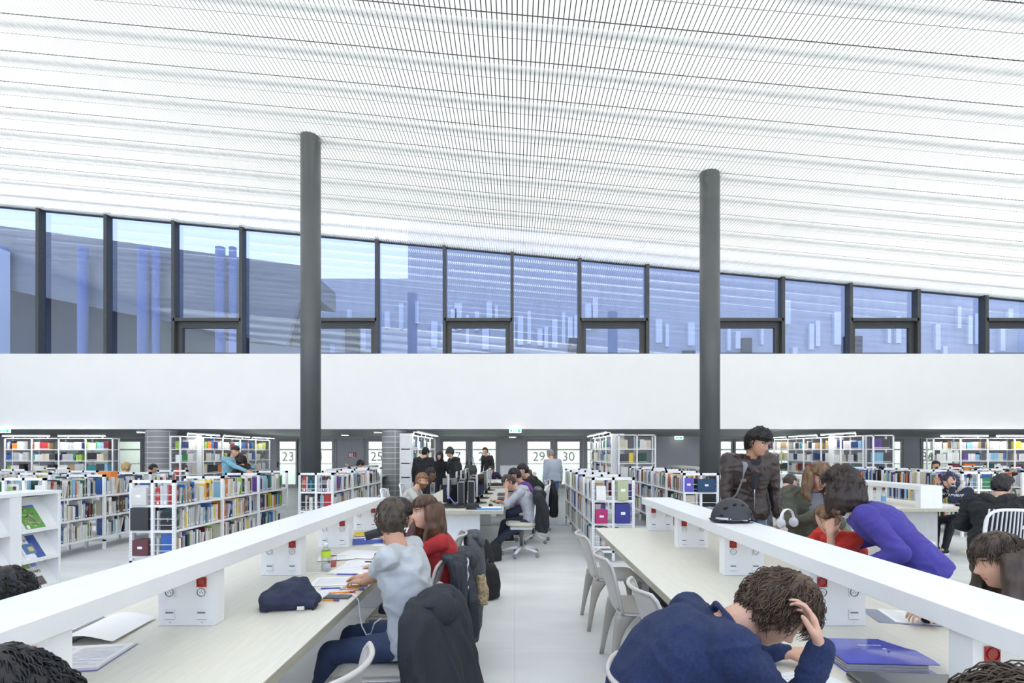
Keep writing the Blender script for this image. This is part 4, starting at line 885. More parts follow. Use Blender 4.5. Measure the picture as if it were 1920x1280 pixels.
m=MB(); m.tube([(-.93,2.86,.745),(-.895,2.84,.746),(-.872,2.83,.72),(-.866,2.83,.64),(-.85,2.82,.58),(-.82,2.80,.54),(-.79,2.79,.55),(-.77,2.78,.61),(-.73,2.78,.64)],.0035,7); o=m.build('charging_cable',WHITE,None,True); tag(o,'white cable hanging from the left table edge by the jeans','cable')
m=MB(); m.tube([(-1.455,3.315,.90),(-1.46,3.27,.88),(-1.45,3.25,.82),(-1.40,3.24,.77),(-1.3,3.4,.745),(-1.05,3.6,.745)],.002,6); o=m.build('charging_cable',WHITE,None,True); tag(o,'thin white cable from the socket of the support behind the bottle','cable')
# right table
t=thing('bike_helmet','matt black bike helmet resting on the raised shelf of the right table','helmet',(1.50,3.50,1.067),.08)
vs=[];fs=[];n=40;mm=18
def hel(q,a,off=0):
    r=math.sin(a); x=.145*r*math.cos(q); y=.108*r*math.sin(q); z=.155*math.cos(a)
    if x>0: x*=1.0
    return V((x*(1+off),y*(1+off),(z+.012)*(1+off)))
amax=PI/2*1.02
for i in range(mm+1):
    a=amax*i/mm
    for j in range(n):
        q=2*PI*j/n; p=hel(q,a); 
        if i==mm: p.z=.018+.014*abs(math.sin(q))**2+.006*math.cos(2*q)
        elif i>mm-3: p.z=max(p.z,.02+.012*abs(math.sin(q))**2)
        vs.append(p)
fs=[(i*n+j,i*n+(j+1)%n,(i+1)*n+(j+1)%n,(i+1)*n+j)[::-1] for i in range(mm) for j in range(n)]
m=MB(); m.add(vs,fs); o=m.build('helmet_shell',mat('helmet_black',(.022,.026,.032),.48,bump=.05,bscale=400),t,True); s_=o.modifiers.new('s','SOLIDIFY'); s_.thickness=.012; s_.offset=-1
m=MB()
for q,a,w_,rot in [(-2.3,.95,.016,.4),(-1.75,.75,.014,.5),(-1.15,.78,.013,.5),(-.45,.95,.013,.2),(-2.45,1.3,.012,0),(-.7,1.25,.010,.3),(2.2,.9,.015,.3),(1.2,.8,.014,.3)]:
    p=hel(q,a,.003); nr=V((p.x/.145**2,p.y/.108**2,p.z/.155**2)).normalized(); tx=nr.cross(V((0,0,1))).normalized(); ty=nr.cross(tx)
    Mx=Matrix(((tx.x,ty.x,nr.x,p.x),(tx.y,ty.y,nr.y,p.y),(tx.z,ty.z,nr.z,p.z),(0,0,0,1)))@Matrix.Rotation(rot,4,'Z')
    e=MB(); e.ell((0,0,0),w_*1.15,w_*.62,.005,16,8); e.v=[tuple(Mx@V(v)) for v in e.v]; e.build('air_vent',mat('vent_black',(.003,.003,.003),.9),t,True)
m=MB(); m.tube([hel(q,1.44,.01) for q in [-2.75,-2.5,-2.3,-2.1]],.007,8); m.build('light_badge',mat('badge_grey',(.55,.57,.6),.4),t,True)
m=MB()
for q in (-2.0,-1.0): p=hel(q,1.45,.01); m.ell(p,.005,.004,.005)
m.build('rivet',CHROME,t,True)
m=MB(); m.tube([(-.09,-.07,.018),(-.04,-.085,.008),(.02,-.088,.016),(.07,-.075,.007),(.10,-.05,.016)],.006,6); m.tube([(-.1,-.05,.012),(-.02,-.05,.006),(.06,-.05,.006)],.005,6); m.build('chin_strap',BLACKM,t,True)
t=thing('document_folder','shiny violet blue document folder full of sheets on the right table','folder',(1.395,1.98,DZ),-.06)
m=MB()
for k in range(6): m.box(-.165+.004*(k%2),.125-.003*(k%3),-.125+.002*(k%2),.11,.003+.0052*k,.0072+.0052*k)
m.build('page_block',mat('inner_sheets',(.45,.45,.50),.5,var=.2,scale=40,stretch=(1,1,20)),t)
m=MB(); g=[]; N1,N2=10,8
FB=mat('folder_plastic',(.085,.10,.52),.22,coat=.4)
for i in range(N1+1):
    for j in range(N2+1):
        x=-.17+.33*i/N1; y=-.13+.25*j/N2; z=.036+.007*math.sin(i/N1*PI)*math.sin(j/N2*PI)+(.004 if j<N2*.55 else 0)
        if j==0 : z-=.006
        if i>N1-3: y=y-.0+(.02 if j>5 else 0)*0; 
        if i>=N1-1 and j>4: x-=.03*(j-4)/4*(i-N1+2)
        g.append((x,y,z))
a_=(N1+1)*(N2+1); g+= [(x,y,z-.0015) for x,y,z in g]
fs=[]
for i in range(N1):
    for j in range(N2):
        q_=i*(N2+1)+j; fs.append((q_,q_+N2+1,q_+N2+2,q_+1)); fs.append((a_+q_,a_+q_+1,a_+q_+N2+2,a_+q_+N2+1))
m.add(g,fs); m.build('folder_flap',FB,t,True); m=MB(); m.box(-.17,.15,-.13,.12,0,.002); m.build('folder_back',FB,t)
text_mesh('MICHEL INVESTISS',.011,'printed_name',WHITE,t,(.0,.015,.0485),(0,0,0),.0003); m=MB(); m.ell((.035,-.02,.048),.008,.005,.003); m.build('snap_button',WHITE,t,True)
m=MB(); m.ell((.037,-.042,.046),.005,.004,.003); m.build('snap_socket',BLACK,t,True)
t=thing('ring_binder','black folder with white pages at the bottom edge before the violet folder','binder',(1.36,1.70,DZ),-.08)
m=MB(); m.box(-.17,.22,-.12,.10,.022,.026); m.box(-.17,.22,-.12,.10,0,.003); m.tube([(-.17,-.12,.013),(-.17,.10,.013)],.013,10); m.build('binder_cover',mat('binder_black',(.03,.04,.042),.25,coat=.5),t,bevel=.001); m=MB(); m.box(-.15,.20,-.125,.095,.004,.020); m.build('page_block',PAPER,t)
sheet(1.06,1.72,.3,.21,.30,'printed sheet beside the elbow of the navy pullover man',14)
t=thing('plastic_sleeve','white sheet half inside a grey plastic sleeve on the right table','paper',(1.72-.0,2.60,DZ),.0) if False else thing('plastic_sleeve','white sheet half inside a grey plastic sleeve on the right table','paper',(2.05-.13,2.47,DZ),-.25)
m=MB(); m.box(-.17,.17,-.11,.11,0,.001); m.build('sleeve',mat('sleeve_grey',(.35,.38,.42),.25),t); m=MB(); m.box(-.09,.2,-.09,.12,.001,.002); m.build('sheet',PAPER,t); page_lines(t,-.07,.12,-.07,.1,.0021,10)
m=MB(); m.box(-.10,.10,-.035,.035,.004,.05); t=thing('pencil_case','black zipped pouch with two white pullers under the bent man\'s face','pencil case',(1.13,2.30,DZ),.3); solid('pouch_body',m,BLACKM,t,.008,6)
m=MB(); m.tube([(.03,-.045,.045),(.045,-.058,.02),(.055,-.056,.022),(.04,-.043,.047)],.0025,6,closed=True); m.tube([(.06,-.042,.045),(.08,-.055,.022),(.09,-.052,.025),(.07,-.04,.047)],.0025,6,closed=True); m.build('zip_puller',WHITE,t,True)
t=thing('black_pouch','small black shiny pouch behind the near support of the right table','pouch',(1.75,2.72,DZ)); m=MB(); m.ell((0,0,.035),.05,.05,.035); m.ell((.03,.02,.05),.03,.03,.02); solid('pouch_body',m,BLACK,t,.008,3,.006,20,2); m=MB(); m.tube([(-.03,-.04,.05),(.02,-.045,.06)],.003,6); m.build('zip',CHROME,t)
m=MB(); m.box(-.05,.05,-.14,.14,0,.05); t=thing('bag_on_seat','black bag on the second empty chair, only its end showing','bag',(1.05,3.62,.465)); m.v=[]; m.f=[]; m.m=[]; m.cap((0,-.1,.07),.065,(0,.1,.07),.065); solid('bag_body',m,BLACKM,t,.012,4,.006,12); m=MB(); m.tube([(0,-.12,.1),(0,-.04,.15),(0,.06,.15),(0,.12,.1)],.008,6); m.build('handle',BLACK,t,True)
# backpack in the aisle by the right table
t=thing('backpack','navy and black leather backpack standing in the aisle next to the bent man','backpack',(.44,1.98,0),.15)
m=MB(); m.loft([((0,0,.02),V((1,0,0)),V((0,1,0)),.17,.10),((0,0,.2),V((1,0,0)),V((0,1,0)),.185,.125),((0,.0,.38),V((1,0,0)),V((0,1,0)),.165,.115),((.0,.0,.48),V((1,0,0)),V((0,1,0)),.12,.085),((0,0,.54),V((1,0,0)),V((0,1,0)),.07,.045)],24,p=.8)
solid('pack_body',m,mat('pack_navy',(.018,.024,.045),.75,bump=.2,bscale=200),t,.010,4,.010,7,2)
m=MB(); m.loft([((0,-.07,.05),V((1,0,0)),V((0,1,0)),.12,.06),((0,-.10,.22),V((1,0,0)),V((0,1,0)),.125,.055),((0,-.085,.38),V((1,0,0)),V((0,1,0)),.10,.05),((0,-.04,.50),V((1,0,0)),V((0,1,0)),.05,.035)],20,p=.8)
solid('front_pocket',m,mat('pack_leather',(.012,.014,.017),.28,bump=.3,bscale=60),t,.010,4,.008,8,6)
m=MB(); m.tube([(-.10,0,.46),(-.09,0,.53),(-.03,0,.575),(.05,0,.57),(.10,0,.52),(.11,0,.47)],[.012,.014,.016,.016,.014,.012],10); m.build('carry_handle',BLACK,t,True)
m=MB(); m.tube([(.11,.05,.46),(.17,.1,.34),(.19,.11,.2),(.15,.08,.08)],.014,8); m.tube([(-.12,.05,.44),(-.19,.1,.32),(-.2,.1,.18),(-.15,.06,.06)],.014,8); m.build('shoulder_strap',BLACKM,t,True)
m=MB(); m.tube([(-.14,-.09,.33),(-.09,-.14,.26),(-.02,-.165,.18),(.06,-.16,.14)],.004,6); m.tube([(.04,-.10,.49),(.09,-.13,.36),(.12,-.145,.2)],.004,6); m.build('zip',mat('zip_grey',(.15,.16,.18),.4),t,True)
# bin with black bag
t=thing('waste_bin','white round bin with black bag hanging over its rim','bin',(5.64,7.0,0))
m=MB(); m.lathe([(.001,.0),(.15,0),(.17,.31),(.172,.34),(.165,.34),(.145,.02)],40,cap=False); m.build('bin_body',WHITE,t,True)
m=MB(); vs=[]; n=48
for i,(r_,z) in enumerate([(.176,.262),(.182,.25),(.184,.22),(.182,.19),(.178,.15)]):
    for j in range(n): q=2*PI*j/n; d=.006*math.sin(7*q+i)+.004*math.sin(13*q); sag=(.05*max(0,math.cos(q+PI/2-.2)))*(i/4)-.0; vs.append(((r_+d*i*.3)*math.cos(q),(r_+d*i*.3)*math.sin(q),z-sag+ (.035*max(0,-math.cos(q+PI/2))*i/4)))
m.add(vs,[(i*n+j,i*n+(j+1)%n,(i+1)*n+(j+1)%n,(i+1)*n+j) for i in range(4) for j in range(n)]); m.build('bin_bag',mat('bag_black',(.012,.012,.014),.25),t,True); t.scale=(.8,.8,.95)
# things around table 3
t=thing('water_bottle','blue labelled water bottle standing behind the opening of the partitioned table','bottle',(5.62,7.72,DZ)); m=MB(); m.lathe([(.03,0),(.032,.15),(.03,.18),(.013,.21)],20); m.build('bottle_body',MATS['clear_plastic'],t,True); m=MB(); m.lathe([(.033,.06),(.0332,.13)],20,cap=False); m.build('bottle_label',mat('label_blue',(.12,.35,.65),.4),t,True); m=MB(); m.lathe([(.014,.21),(.014,.228)],16); m.build('bottle_cap',mat('label_blue',(.1,.3,.6)),t,True)
paper_stack(6.36,7.6,DZ,.2,.3,.22,.03,'papers in front of the woman with the patterned headscarf',n=4)
paper_stack(3.45,7.6,.0,0,.01,.01,.01,'x') if False else None
# coats over chair backs (each hung over its chair)
def coat(name,lab,x,y,z,rz,L,material,cat='coat',wd=.24,th=.06,flare=1.25,sleeves=True,seed=1,hood=True,amp=.022,collar=None,extra=None,out=.0):
    t=thing(name,lab,cat,(x,y,z),rz)     # local: back of the chair along x, hangs behind (-y)
    m=MB(); X=V((1,0,0)); Y=V((0,1,0))
    m.loft([((0,.0,.015),X,Y,wd*.8,th*.7),((0,-.02,-.06),X,Y,wd,th*1.15),((0,-.05-out*.3,-L*.35),X,Y,wd*1.03,th*1.25),((0,-.06-out*.7,-L*.7),X,Y,wd*flare*.95,th*1.4),((0,-.06-out,-L),X,Y,wd*flare,th*1.3)],24,p=.75)
    if sleeves:
        for s in (-1,1):
            m.cap((s*wd*.85,-.02,-.08),.065,(s*(wd*1.15),-.09,-L*.45),.058); m.cap((s*(wd*1.15),-.09,-L*.45),.058,(s*(wd*1.1),-.10,-L*.82),.05)
    solid('coat_body',m,material,t,.010,3,amp,6,seed,(1.6,1.6,.45))
    if hood:
        h=MB(); h.ell((0,-.05,-.01),wd*.66,.06,.045); h.ell((0,-.09,-.06),wd*.5,.055,.075); solid('hood',h,material,t,.010,4,.016,9,seed+2)
    if collar: h=MB(); h.tube([(-wd*.2,-.14,-.16),(-wd*.35,-.17,-.26),(-wd*.4,-.17,-.36)],[.035,.045,.04],12); solid('fur_trim',h,collar,t,.007,2,.010,40,4)
    m=MB()
    for k in range(4): m.lathe([(.0001,0),(.009,0),(.009,.004)],10,M=Matrix.Translation((-wd*.9-.02,-.085-out*k/4,-.12-k*L*.2))@Matrix.Rotation(-PI/2,4,'Y'))
    m.build('button',CHROME,t)
    return t
WOOL=mat('charcoal_wool',(.022,.026,.032),.85,bump=.35,bscale=350)
coat('wool_coat','black wool hooded coat hung over the chair of the man in the grey shirt',-.43,2.57,.815,PI/2-.42,.80,WOOL,wd=.215,th=.085,flare=1.3,seed=1,out=.10)
coat('winter_coat','dark parka with fawn fur trim hung on the chair of the woman in red',-.40,3.78,.80,PI/2,.60,mat('parka_dark',(.018,.022,.030),.6,bump=.3,bscale=50),wd=.25,seed=5,collar=mat('fawn_fur',(.42,.32,.18),.95,var=.4,scale=60,bump=1,bscale=150))
t=thing('scarf','fluffy charcoal scarf with white fringe marks over the chair of the woman in red','scarf',(-.42,3.5,.815),PI/2)
m=MB(); X=V((1,0,0));Y=V((0,1,0)); m.loft([((0,.02,.03),X,Y,.15,.05),((0,-.03,-.02),X,Y,.17,.06),((0,-.05,-.18),X,Y,.15,.055),((0,-.05,-.38),X,Y,.16,.05)],20,p=.8); solid('scarf_cloth',m,mat('scarf_grey',(.045,.05,.058),.95,bump=.6,bscale=200),t,.009,3,.024,10,8,(2,1.5,.4))
m=MB()
for k in range(22): m.ell((-.03+.012*math.sin(k*1.7),-.098-.004*math.sin(k),-.0-k*.0135),.005+.003*math.sin(k*2.3),.006,.012)
m.build('white_fringe',mat('fringe_white',(.7,.7,.7),.9),t,True)
coat('grey_jacket','mid grey jacket on the chair of the person in maroon',-.42,4.72,.79,PI/2,.48,mat('jacket_grey',(.07,.08,.09),.8),wd=.24,seed=9,sleeves=False)
coat('black_coat','black coat on the back of the hoodie man\'s swivel chair',.33,7.45,.97,PI/2+.1,.58,mat('coat_black2',(.012,.014,.018),.75),wd=.15,seed=12,sleeves=True)
coat('green_coat','sage green coat on the far half of the hoodie man\'s swivel chair',.36,7.85,.98,PI/2,.50,mat('coat_sage',(.10,.14,.12),.8),wd=.17,seed=15,sleeves=False,hood=False)
coat('black_jacket','long black jacket hanging from the chair of the woman bent over her phone',.72,10.15,.98,PI/2,.72,mat('coat_black3',(.014,.016,.022),.8),wd=.17,seed=18,sleeves=True,hood=False)
coat('teal_coat','grey green coat on the chair of the man in the flecked jumper',4.10,7.0,.86,-.6,.42,mat('coat_teal',(.13,.20,.18),.8),wd=.22,seed=21,sleeves=False,hood=False)
coat('olive_jacket','olive jacket draped on the chair behind the bike helmet',2.95,4.80,.86,PI/2+.3,.5,mat('coat_olive',(.12,.135,.07),.8),wd=.22,seed=24,sleeves=True,hood=False)
coat('leather_jacket','black jacket on the chair of the woman in the patterned headscarf',7.22,7.72,.80,PI/2,.62,mat('coat_black4',(.015,.017,.02),.45),wd=.24,seed=27,sleeves=True,hood=False)
# bags on the floor by the computer table
for (x,y,z,s_,lab,c) in [(-.42,6.55,.0,.9,'black rucksack on the floor under the near end of the computer table',(.010,.010,.011)),(-.28,7.2,.0,.6,'second black rucksack leaning on the table leg behind the man\'s knee',(.013,.013,.015)),(-.28,5.35,.0,.8,'grey black sports bag between the jackets and the black rucksack',(.05,.055,.06))]:
    t=thing('rucksack',lab,'backpack',(x,y,z),.4); m=MB(); m.loft([((0,0,.02),X,Y,.16,.11),((0,0,.2),X,Y,.18,.13),((0,0,.38),X,Y,.14,.11),((0,0,.47),X,Y,.07,.05)],20,p=.8); o=solid('pack_body',m,mat('ruck_'+str(x),c,.8),t,.014,3,.016,6,int(abs(x)*50)); o.scale=(s_,s_,s_)
    m=MB(); m.tube([(-.05*s_,0,.44*s_),(0,0,.52*s_),(.05*s_,0,.44*s_)],.01,6); m.build('carry_handle',BLACK,t,True)
t=thing('handbag','black handbag carried by the person in the grey beanie','bag',(-1.10,12.65,.98),.3); m=MB(); m.loft([((0,0,-.02),X,Y,.15,.06),((0,0,.12),X,Y,.17,.06),((0,0,.24),X,Y,.14,.03)],16,p=.7); solid('bag_body',m,BLACK,t,.014,2,.008,8); m=MB(); m.tube([(-.1,0,.22),(-.07,0,.42),(.0,0,.48),(.07,0,.42),(.1,0,.22)],.008,6); m.build('handle',BLACK,t,True)
# ================================================================ PEOPLE
UP=V((0,0,1))
def ik(a,b_,l1,l2,pole):
    a=V(a);b_=V(b_); d=b_-a; D=d.length; D2=min(D,(l1+l2)*.995); dn=d.normalized(); e=a+dn*D2
    x=(l1*l1-l2*l2+D2*D2)/(2*D2); h=math.sqrt(max(l1*l1-x*x,0)); p=V(pole)-dn*dn.dot(V(pole)); p.normalize()
    return a+dn*x+p*h,e
def gs(x,c,w_): return math.exp(-((x-c)/w_)**2)
def head_surface(d,fem=0):
    """radius point for unit direction d; +Y face, +X the person's right side, metres"""
    x,y,z=d
    a,b_,c=.0745,.096,.118
    k=1/math.sqrt((x/a)**2+(y/b_)**2+(z/c)**2); X,Y,Z=x*k,y*k,z*k
    if Z<0:
        t=-Z/c; X*=1-.30*t**1.6; 
        if Y<0: Y*=1-.35*t
    else: X*=1+.03*(1-Z/c)
    if Y>0:
        f=min(1,Y/.05); Y=Y*.98
        ax=abs(X)
        Y+=f*(.021*gs(X,0,.0095)*(gs(Z,-.022,.013)+.5*gs(Z,-.003,.020)) + .007*gs(ax,.012,.007)*gs(Z,-.028,.008)
          -.0085*gs(ax,.031,.014)*gs(Z,.012,.012)+.004*gs(ax,.027,.020)*gs(Z,.031,.008)
          +.006*gs(X,0,.022)*gs(Z,-.053,.011)-.0035*gs(X,0,.02)*gs(Z,-.0535,.0025)+.010*gs(X,0,.024)*gs(Z,-.092,.017)+.004*gs(ax,.042,.018)*gs(Z,-.018,.02))
        if Z<-.03: Y+=.010*min(1,(-.03-Z)/.06)*gs(X,0,.05)
    return V((X,Y,Z))
def head_mesh(mb,M,mi,dense,fem,shut=False):
    nu,nv=(72,56) if dense else (36,26)
    b=len(mb.v); vs=[]; base=[]
    for i in range(nv+1):
        th=PI*i/nv
        for j in range(nu):
            q=2*PI*j/nu; # concentrate columns on the face
            q=q-.45*math.sin(2*(q-PI/2))*.5*(1 if math.sin(q)>0 else 0)
            d=(math.sin(th)*math.cos(q),math.sin(th)*math.sin(q),-math.cos(th)); p=head_surface(d,fem); base.append(p); vs.append(M@p)
    fs=[];ms=[]
    for i in range(nv):
        for j in range(nu):
            f=(i*nu+j,i*nu+(j+1)%nu,(i+1)*nu+(j+1)%nu,(i+1)*nu+j); c=(base[f[0]]+base[f[2]])/2; m=mi
            if c.y>.05:
                if (c.x/.021)**2+((c.z+.053)/.0075)**2<1: m=1
                if (abs(c.x)>.012 and abs(c.x)<.045 and abs(c.z-.030-.003*(1-abs(abs(c.x)-.03)/.018))<.0024+ (0 if fem else .0014)): m=2
            fs.append(tuple(k+b for k in f)); ms.append(m)
    mb.v+=[tuple(v) for v in vs]; mb.f+=fs; mb.m+=ms
    for s in (-1,1):
        e=MB(); e.ell((0,0,0),.009,.021,.031,12,10); Me=M@Matrix.Translation((s*.0755,-.008,.002))@Matrix.Rotation(s*.35,4,'Z')@Matrix.Rotation(-.15,4,'X')
        mb.add([Me@V(v) for v in e.v],e.f,mi)
        e=MB(); e.ell((0,0,0),.006,.012,.019,10,8); mb.add([Me@(V(v)+V((s*.005,.001,.002))) for v in e.v],e.f,1)
        if dense and not shut:
            e=MB(); e.ell((0,0,0),.0125,.0125,.0095,14,10); Me=M@Matrix.Translation((s*.031,.0735,.0115)); mb.add([Me@V(v) for v in e.v],e.f,3)
            e=MB(); e.ell((0,.0095,-.0015),.0052,.0042,.0048,12,8); mb.add([Me@V(v) for v in e.v],e.f,4)
            e=MB(); e.tube([(-.016,.0085,.003),(-.006,.0135,.0085),(.006,.0135,.0085),(.016,.0085,.003)],.0013,6); mb.add([Me@V(v) for v in e.v],e.f,2)
        elif not shut:
            e=MB(); e.ell((0,0,0),.014,.006,.004,10,6); Me=M@Matrix.Translation((s*.031,.082,.010)); mb.add([Me@V(v) for v in e.v],e.f,2)
def hand_parts(mb,wr,d,nrm,s,curl=.5,sc=1,grip=0):
    """wrist, direction to the fingers, palm normal (towards the palm side), s=+1 right/-1 left"""
    wr=V(wr); d=V(d).normalized(); nrm=V(nrm); nrm=(nrm-d*nrm.dot(d)).normalized(); side=d.cross(nrm)*s   # towards the thumb
    L=.088*sc; rad=.0088*sc
    for i in range(4):
        o=(i-1.5)*.0195*sc; base=wr+side*(-o*.55)*1.0; kn=wr+d*(L-.006*abs(i-1)*sc)+side*(-o)
        mb.cap(wr+d*.004+side*(-o*.62),.0145*sc,kn,.0118*sc,10)
        ln=[.070,.078,.073,.056][i]*sc; c=curl*(1+.12*i); p=kn; ang=c*.5; segs=(.45,.32,.25)
        for g,f in enumerate(segs):
            dd=d*math.cos(ang)+nrm*math.sin(ang)+side*(-.07*(i-1.5)); q=p+dd.normalized()*ln*f; mb.cap(p,rad*(1-.1*g),q,rad*(1-.1*(g+1)),10); p=q; ang+=c*.9
    t0=wr+d*.018*sc+side*.020*sc+nrm*.004; dd=(d*.62+side*.72+nrm*(.25+.35*grip)).normalized(); t1=t0+dd*.042*sc; dd2=(d*.85+side*.35+nrm*(.3+.6*grip)).normalized(); t2=t1+dd2*.032*sc; t3=t2+(dd2+nrm*.2*grip).normalized()*.024*sc
    mb.cap(t0,.0145*sc,t1,.0115*sc,10); mb.cap(t1,.0112*sc,t2,.0098*sc,10); mb.cap(t2,.0098*sc,t3,.008*sc,10)
def spine_fn(P,N,bend,fwd):
    def f(t): 
        c=P.lerp(N,t); return c+bend*math.sin(PI*min(max(t,0),1))
    return f
HAIRM={}
def hmat(c):
    k=str(c)
    if k not in HAIRM: HAIRM[k]=mat('hair_'+k,c,.42,var=.45,scale=30,stretch=(1,1,.3),spec=.4)
    return HAIRM[k]
def person(lab,x,y,yaw,pose='sit',s=1.0,lean=.15,side=0,twist=0,head=(0,0,0),hfwd=.03,RH=None,LH=None,RHd=None,LHd=None,RHn=None,LHn=None,curlR=.6,curlL=.6,gripR=0,gripL=0,poleR=None,poleL=None,
           skin=None,hair=(.03,.02,.015),hstyle='short',hlen=.3,top=(.3,.3,.3),tmat=None,sleeve=1.0,collar=None,trousers=(.02,.03,.06),shoes=(.02,.02,.02),det=1,fem=0,bulk=1.0,zoff=0,hem=-.12,extra=None,seed=1,feet=None,knees=None,hoodup=False,hooddown=False,cap=None,beanie=None,scarf=None,bend=.03,hipz=None,strands=0,legs=True,glasses=False,beard=None,inner=None,amp=.012,headup=.0,shut=False):
    skin=skin or SKIN; vox={2:.0058,1:.0085,0:.015}[det]
    root=thing('person',lab,'person',(x,y,0),yaw)
    inv=(Matrix.Translation((x,y,0))@Matrix.Rotation(yaw,4,'Z')).inverted()
    F=V((0,1,0)); Rv=V((1,0,0))
    if pose=='stand': P=V((0,0,(hipz or .93)*s+zoff)); 
    else: P=V((0,0,hipz or .56))
    up=V((math.sin(side),math.sin(lean)*math.cos(side),math.cos(lean)*math.cos(side))); N=P+up*.545*s
    cr=Matrix.Rotation(twist,4,up); SR=(cr@Rv); SR=(SR-up*SR.dot(up)).normalized(); back=up.cross(SR)*1   # up x right = forward? 
    SF=up.cross(SR); SF.normalize()       # points forward (x right, z up -> z cross x = y)
    sp=spine_fn(P,N,-SF*bend,F)
    # head
    R_=Matrix.Rotation(head[0],4,'Z')@Matrix.Rotation(head[1],4,'X')@Matrix.Rotation(head[2],4,'Y')
    hc=N+up*(.018+headup)+SF*hfwd+ (R_@V((0,.035,.125)))*1.0
    MH=Matrix.Translation(hc)@R_@Matrix.Diagonal((s**.5*1.0,s**.5,s**.5,1))
    shw=(.165 if fem else .185)*bulk**.5*s
    shR=sp(.90)+SR*shw-SF*.005; shL=sp(.90)-SR*shw-SF*.005
    ua,fa=.29*s,.255*s
    def tgt(h,sgn):
        if h is None:
            return (P+SR*sgn*.27*s+F*.05*s-UP*.06*s) if pose=='stand' else (P+Rv*sgn*.17+F*.30+UP*.10)
        if len(h)==4: return inv@V(h[:3])     # world coordinates
        return V(h)
    hR=tgt(RH,1); hL=tgt(LH,-1)
    def w2l(v): return (inv.to_3x3()@V(v)) if v is not None else None
    pR=V(poleR) if poleR else (V((.5,-.6,-.5))); pL=V(poleL) if poleL else (V((-.5,-.6,-.5)))
    eR,wR=ik(shR,hR,ua,fa,pR); eL,wL=ik(shL,hL,ua,fa,pL)
    # legs
    hipR=P+Rv*.09*s; hipL=P-Rv*.09*s; tl,sl=.43*s,.42*s
    if feet: fR,fL=V(feet[0]),V(feet[1])
    elif pose=='stand': fR,fL=V((.11*s,.03,.085)),V((-.11*s,-.03,.085))
    else: fR,fL=V((.12,.42,.085)),V((-.12,.36,.085))
    kp=V((0,1,.15)) if pose=='stand' else V((0,.55,1))
    kR,aR=ik(hipR,fR,tl,sl,kp+V((.1,0,0))); kL,aL=ik(hipL,fL,tl,sl,kp-V((.1,0,0)))
    B=bulk
    def torso(mb,e,t0,t1,neck=True):
        secs=[]
        prof=[(-.14,.150,.112),(0,.160,.118),(.15,.152,.110),(.30,.138,.102),(.45,.142,.105),(.6,.158,.114),(.74,.168,.112),(.86,.160,.098),(.94,.115,.078),(1.0,.062,.060)]
        for t,rx,ry in prof:
            if t<t0-1e-6 or t>t1+1e-6: continue
            if t<=0: c=P+up*(t*.52*s)*.9; a=Rv
            else: c=sp(t); a=Rv.lerp(SR,min(1,t)).normalized()
            b_=up.cross(a).normalized()
            if fem: rx*=.92; ry*=(.97 if .5<t<.8 else .9)
            secs.append((c,a,b_,(rx*B+e)*s,(ry*B+e)*s))
        mb.loft(secs,24,p=.88)
    # body: one continuous surface
    mb=MB(); torso(mb,-.034,-.14,1.0)
    mb.cap(N-up*.05,.060*s,hc+R_@V((0,-.028,-.055)),.054*s,14); 
    for a,b_,c in ((shR,eR,wR),(shL,eL,wL)):
        mb.cap(sp(.86),.036,a-up*.01,.036*s,12); mb.cap(a-up*.01,.038*s,b_,.040*s,12); mb.cap(b_,.038*s,c,.026*s,12)
    if legs:
        for a,b_,c in ((hipR,kR,aR),(hipL,kL,aL)): mb.cap(a,.060*s,b_,.045*s,12); mb.cap(b_,.052*s,c,.034*s,12); mb.cap(c,.034*s,c+V((0,.10,-.045)),.022,10)
    for w_,e_,d_,n_,sg,cu,gr in ((wR,eR,RHd,RHn,1,curlR,gripR),(wL,eL,LHd,LHn,-1,curlL,gripL)):
        d0=(w_-e_).normalized(); d1=w2l(d_) if d_ is not None else d0; n1=w2l(n_) if n_ is not None else (V((-sg,0,-.3)) if pose=='stand' else V((0,0,-1)))
        hand_parts(mb,w_,d1,n1,sg,cu,.98*s,gr)
    e=MB(); e.ell((0,-.005,.005),.066,.086,.105,20,14); mb.add([MH@V(v) for v in e.v],e.f)
    vs,fs,ns=remesh(mb,vox,5 if det==2 else 4,.5)
    body=MB(); body.add(vs,fs,0); head_mesh(body,MH,0,det>=1,fem,shut)
    bo=body.build('body',[skin,LIP if skin is not SKIN3 else mat('lip_dark',(.12,.05,.045),.5),hmat(hair),EYEW,IRIS],root,True)
    # clothes
    tm=tmat or mat('cloth_%s'%str(top),top,.85,var=.08,bump=.25,bscale=220)
    mb=MB(); torso(mb,.020,-.14 if hem<-.1 else 0,.94); 
    if hem<-.2: mb.loft([(P+up*(hem*.52*s),Rv,F,(.165*B+.02)*s,(.13*B+.02)*s),(P,Rv,F,(.16*B+.015)*s,(.12*B+.012)*s)],24)
    for a,b_,c in ((shR,eR,wR),(shL,eL,wL)):
        mb.cap(sp(.84),.068*B*s,a-up*.005,.068*B*s,14); mb.cap(N-up*.035+(a-N).normalized()*.035,.048*s,a+up*.002,.062*B*s,14)
        if sleeve<=.55:
            q=a.lerp(b_,min(1,sleeve*1.55)); mb.cap(a,.066*B*s,q,.060*B*s,14)
        else:
            mb.cap(a,.066*B*s,b_,.052*B*s,14); q=b_.lerp(c,min(1.0,(sleeve-.55)/.45*.98)); mb.cap(b_,.052*B*s,q,(.052-(.014*(sleeve-.55)/.45))*B*s,14)
    if collar: 
        ax=(hc-N).normalized(); ring=[]; A=SR; Bv=ax.cross(A).normalized()
        for k in range(16): q=2*PI*k/16; ring.append(N-up*.012+ax*.012*(1+math.sin(q))*0+A*math.cos(q)*.068*s+Bv*math.sin(q)*.066*s)
        mb.tube(ring,.018*collar,8,closed=True)
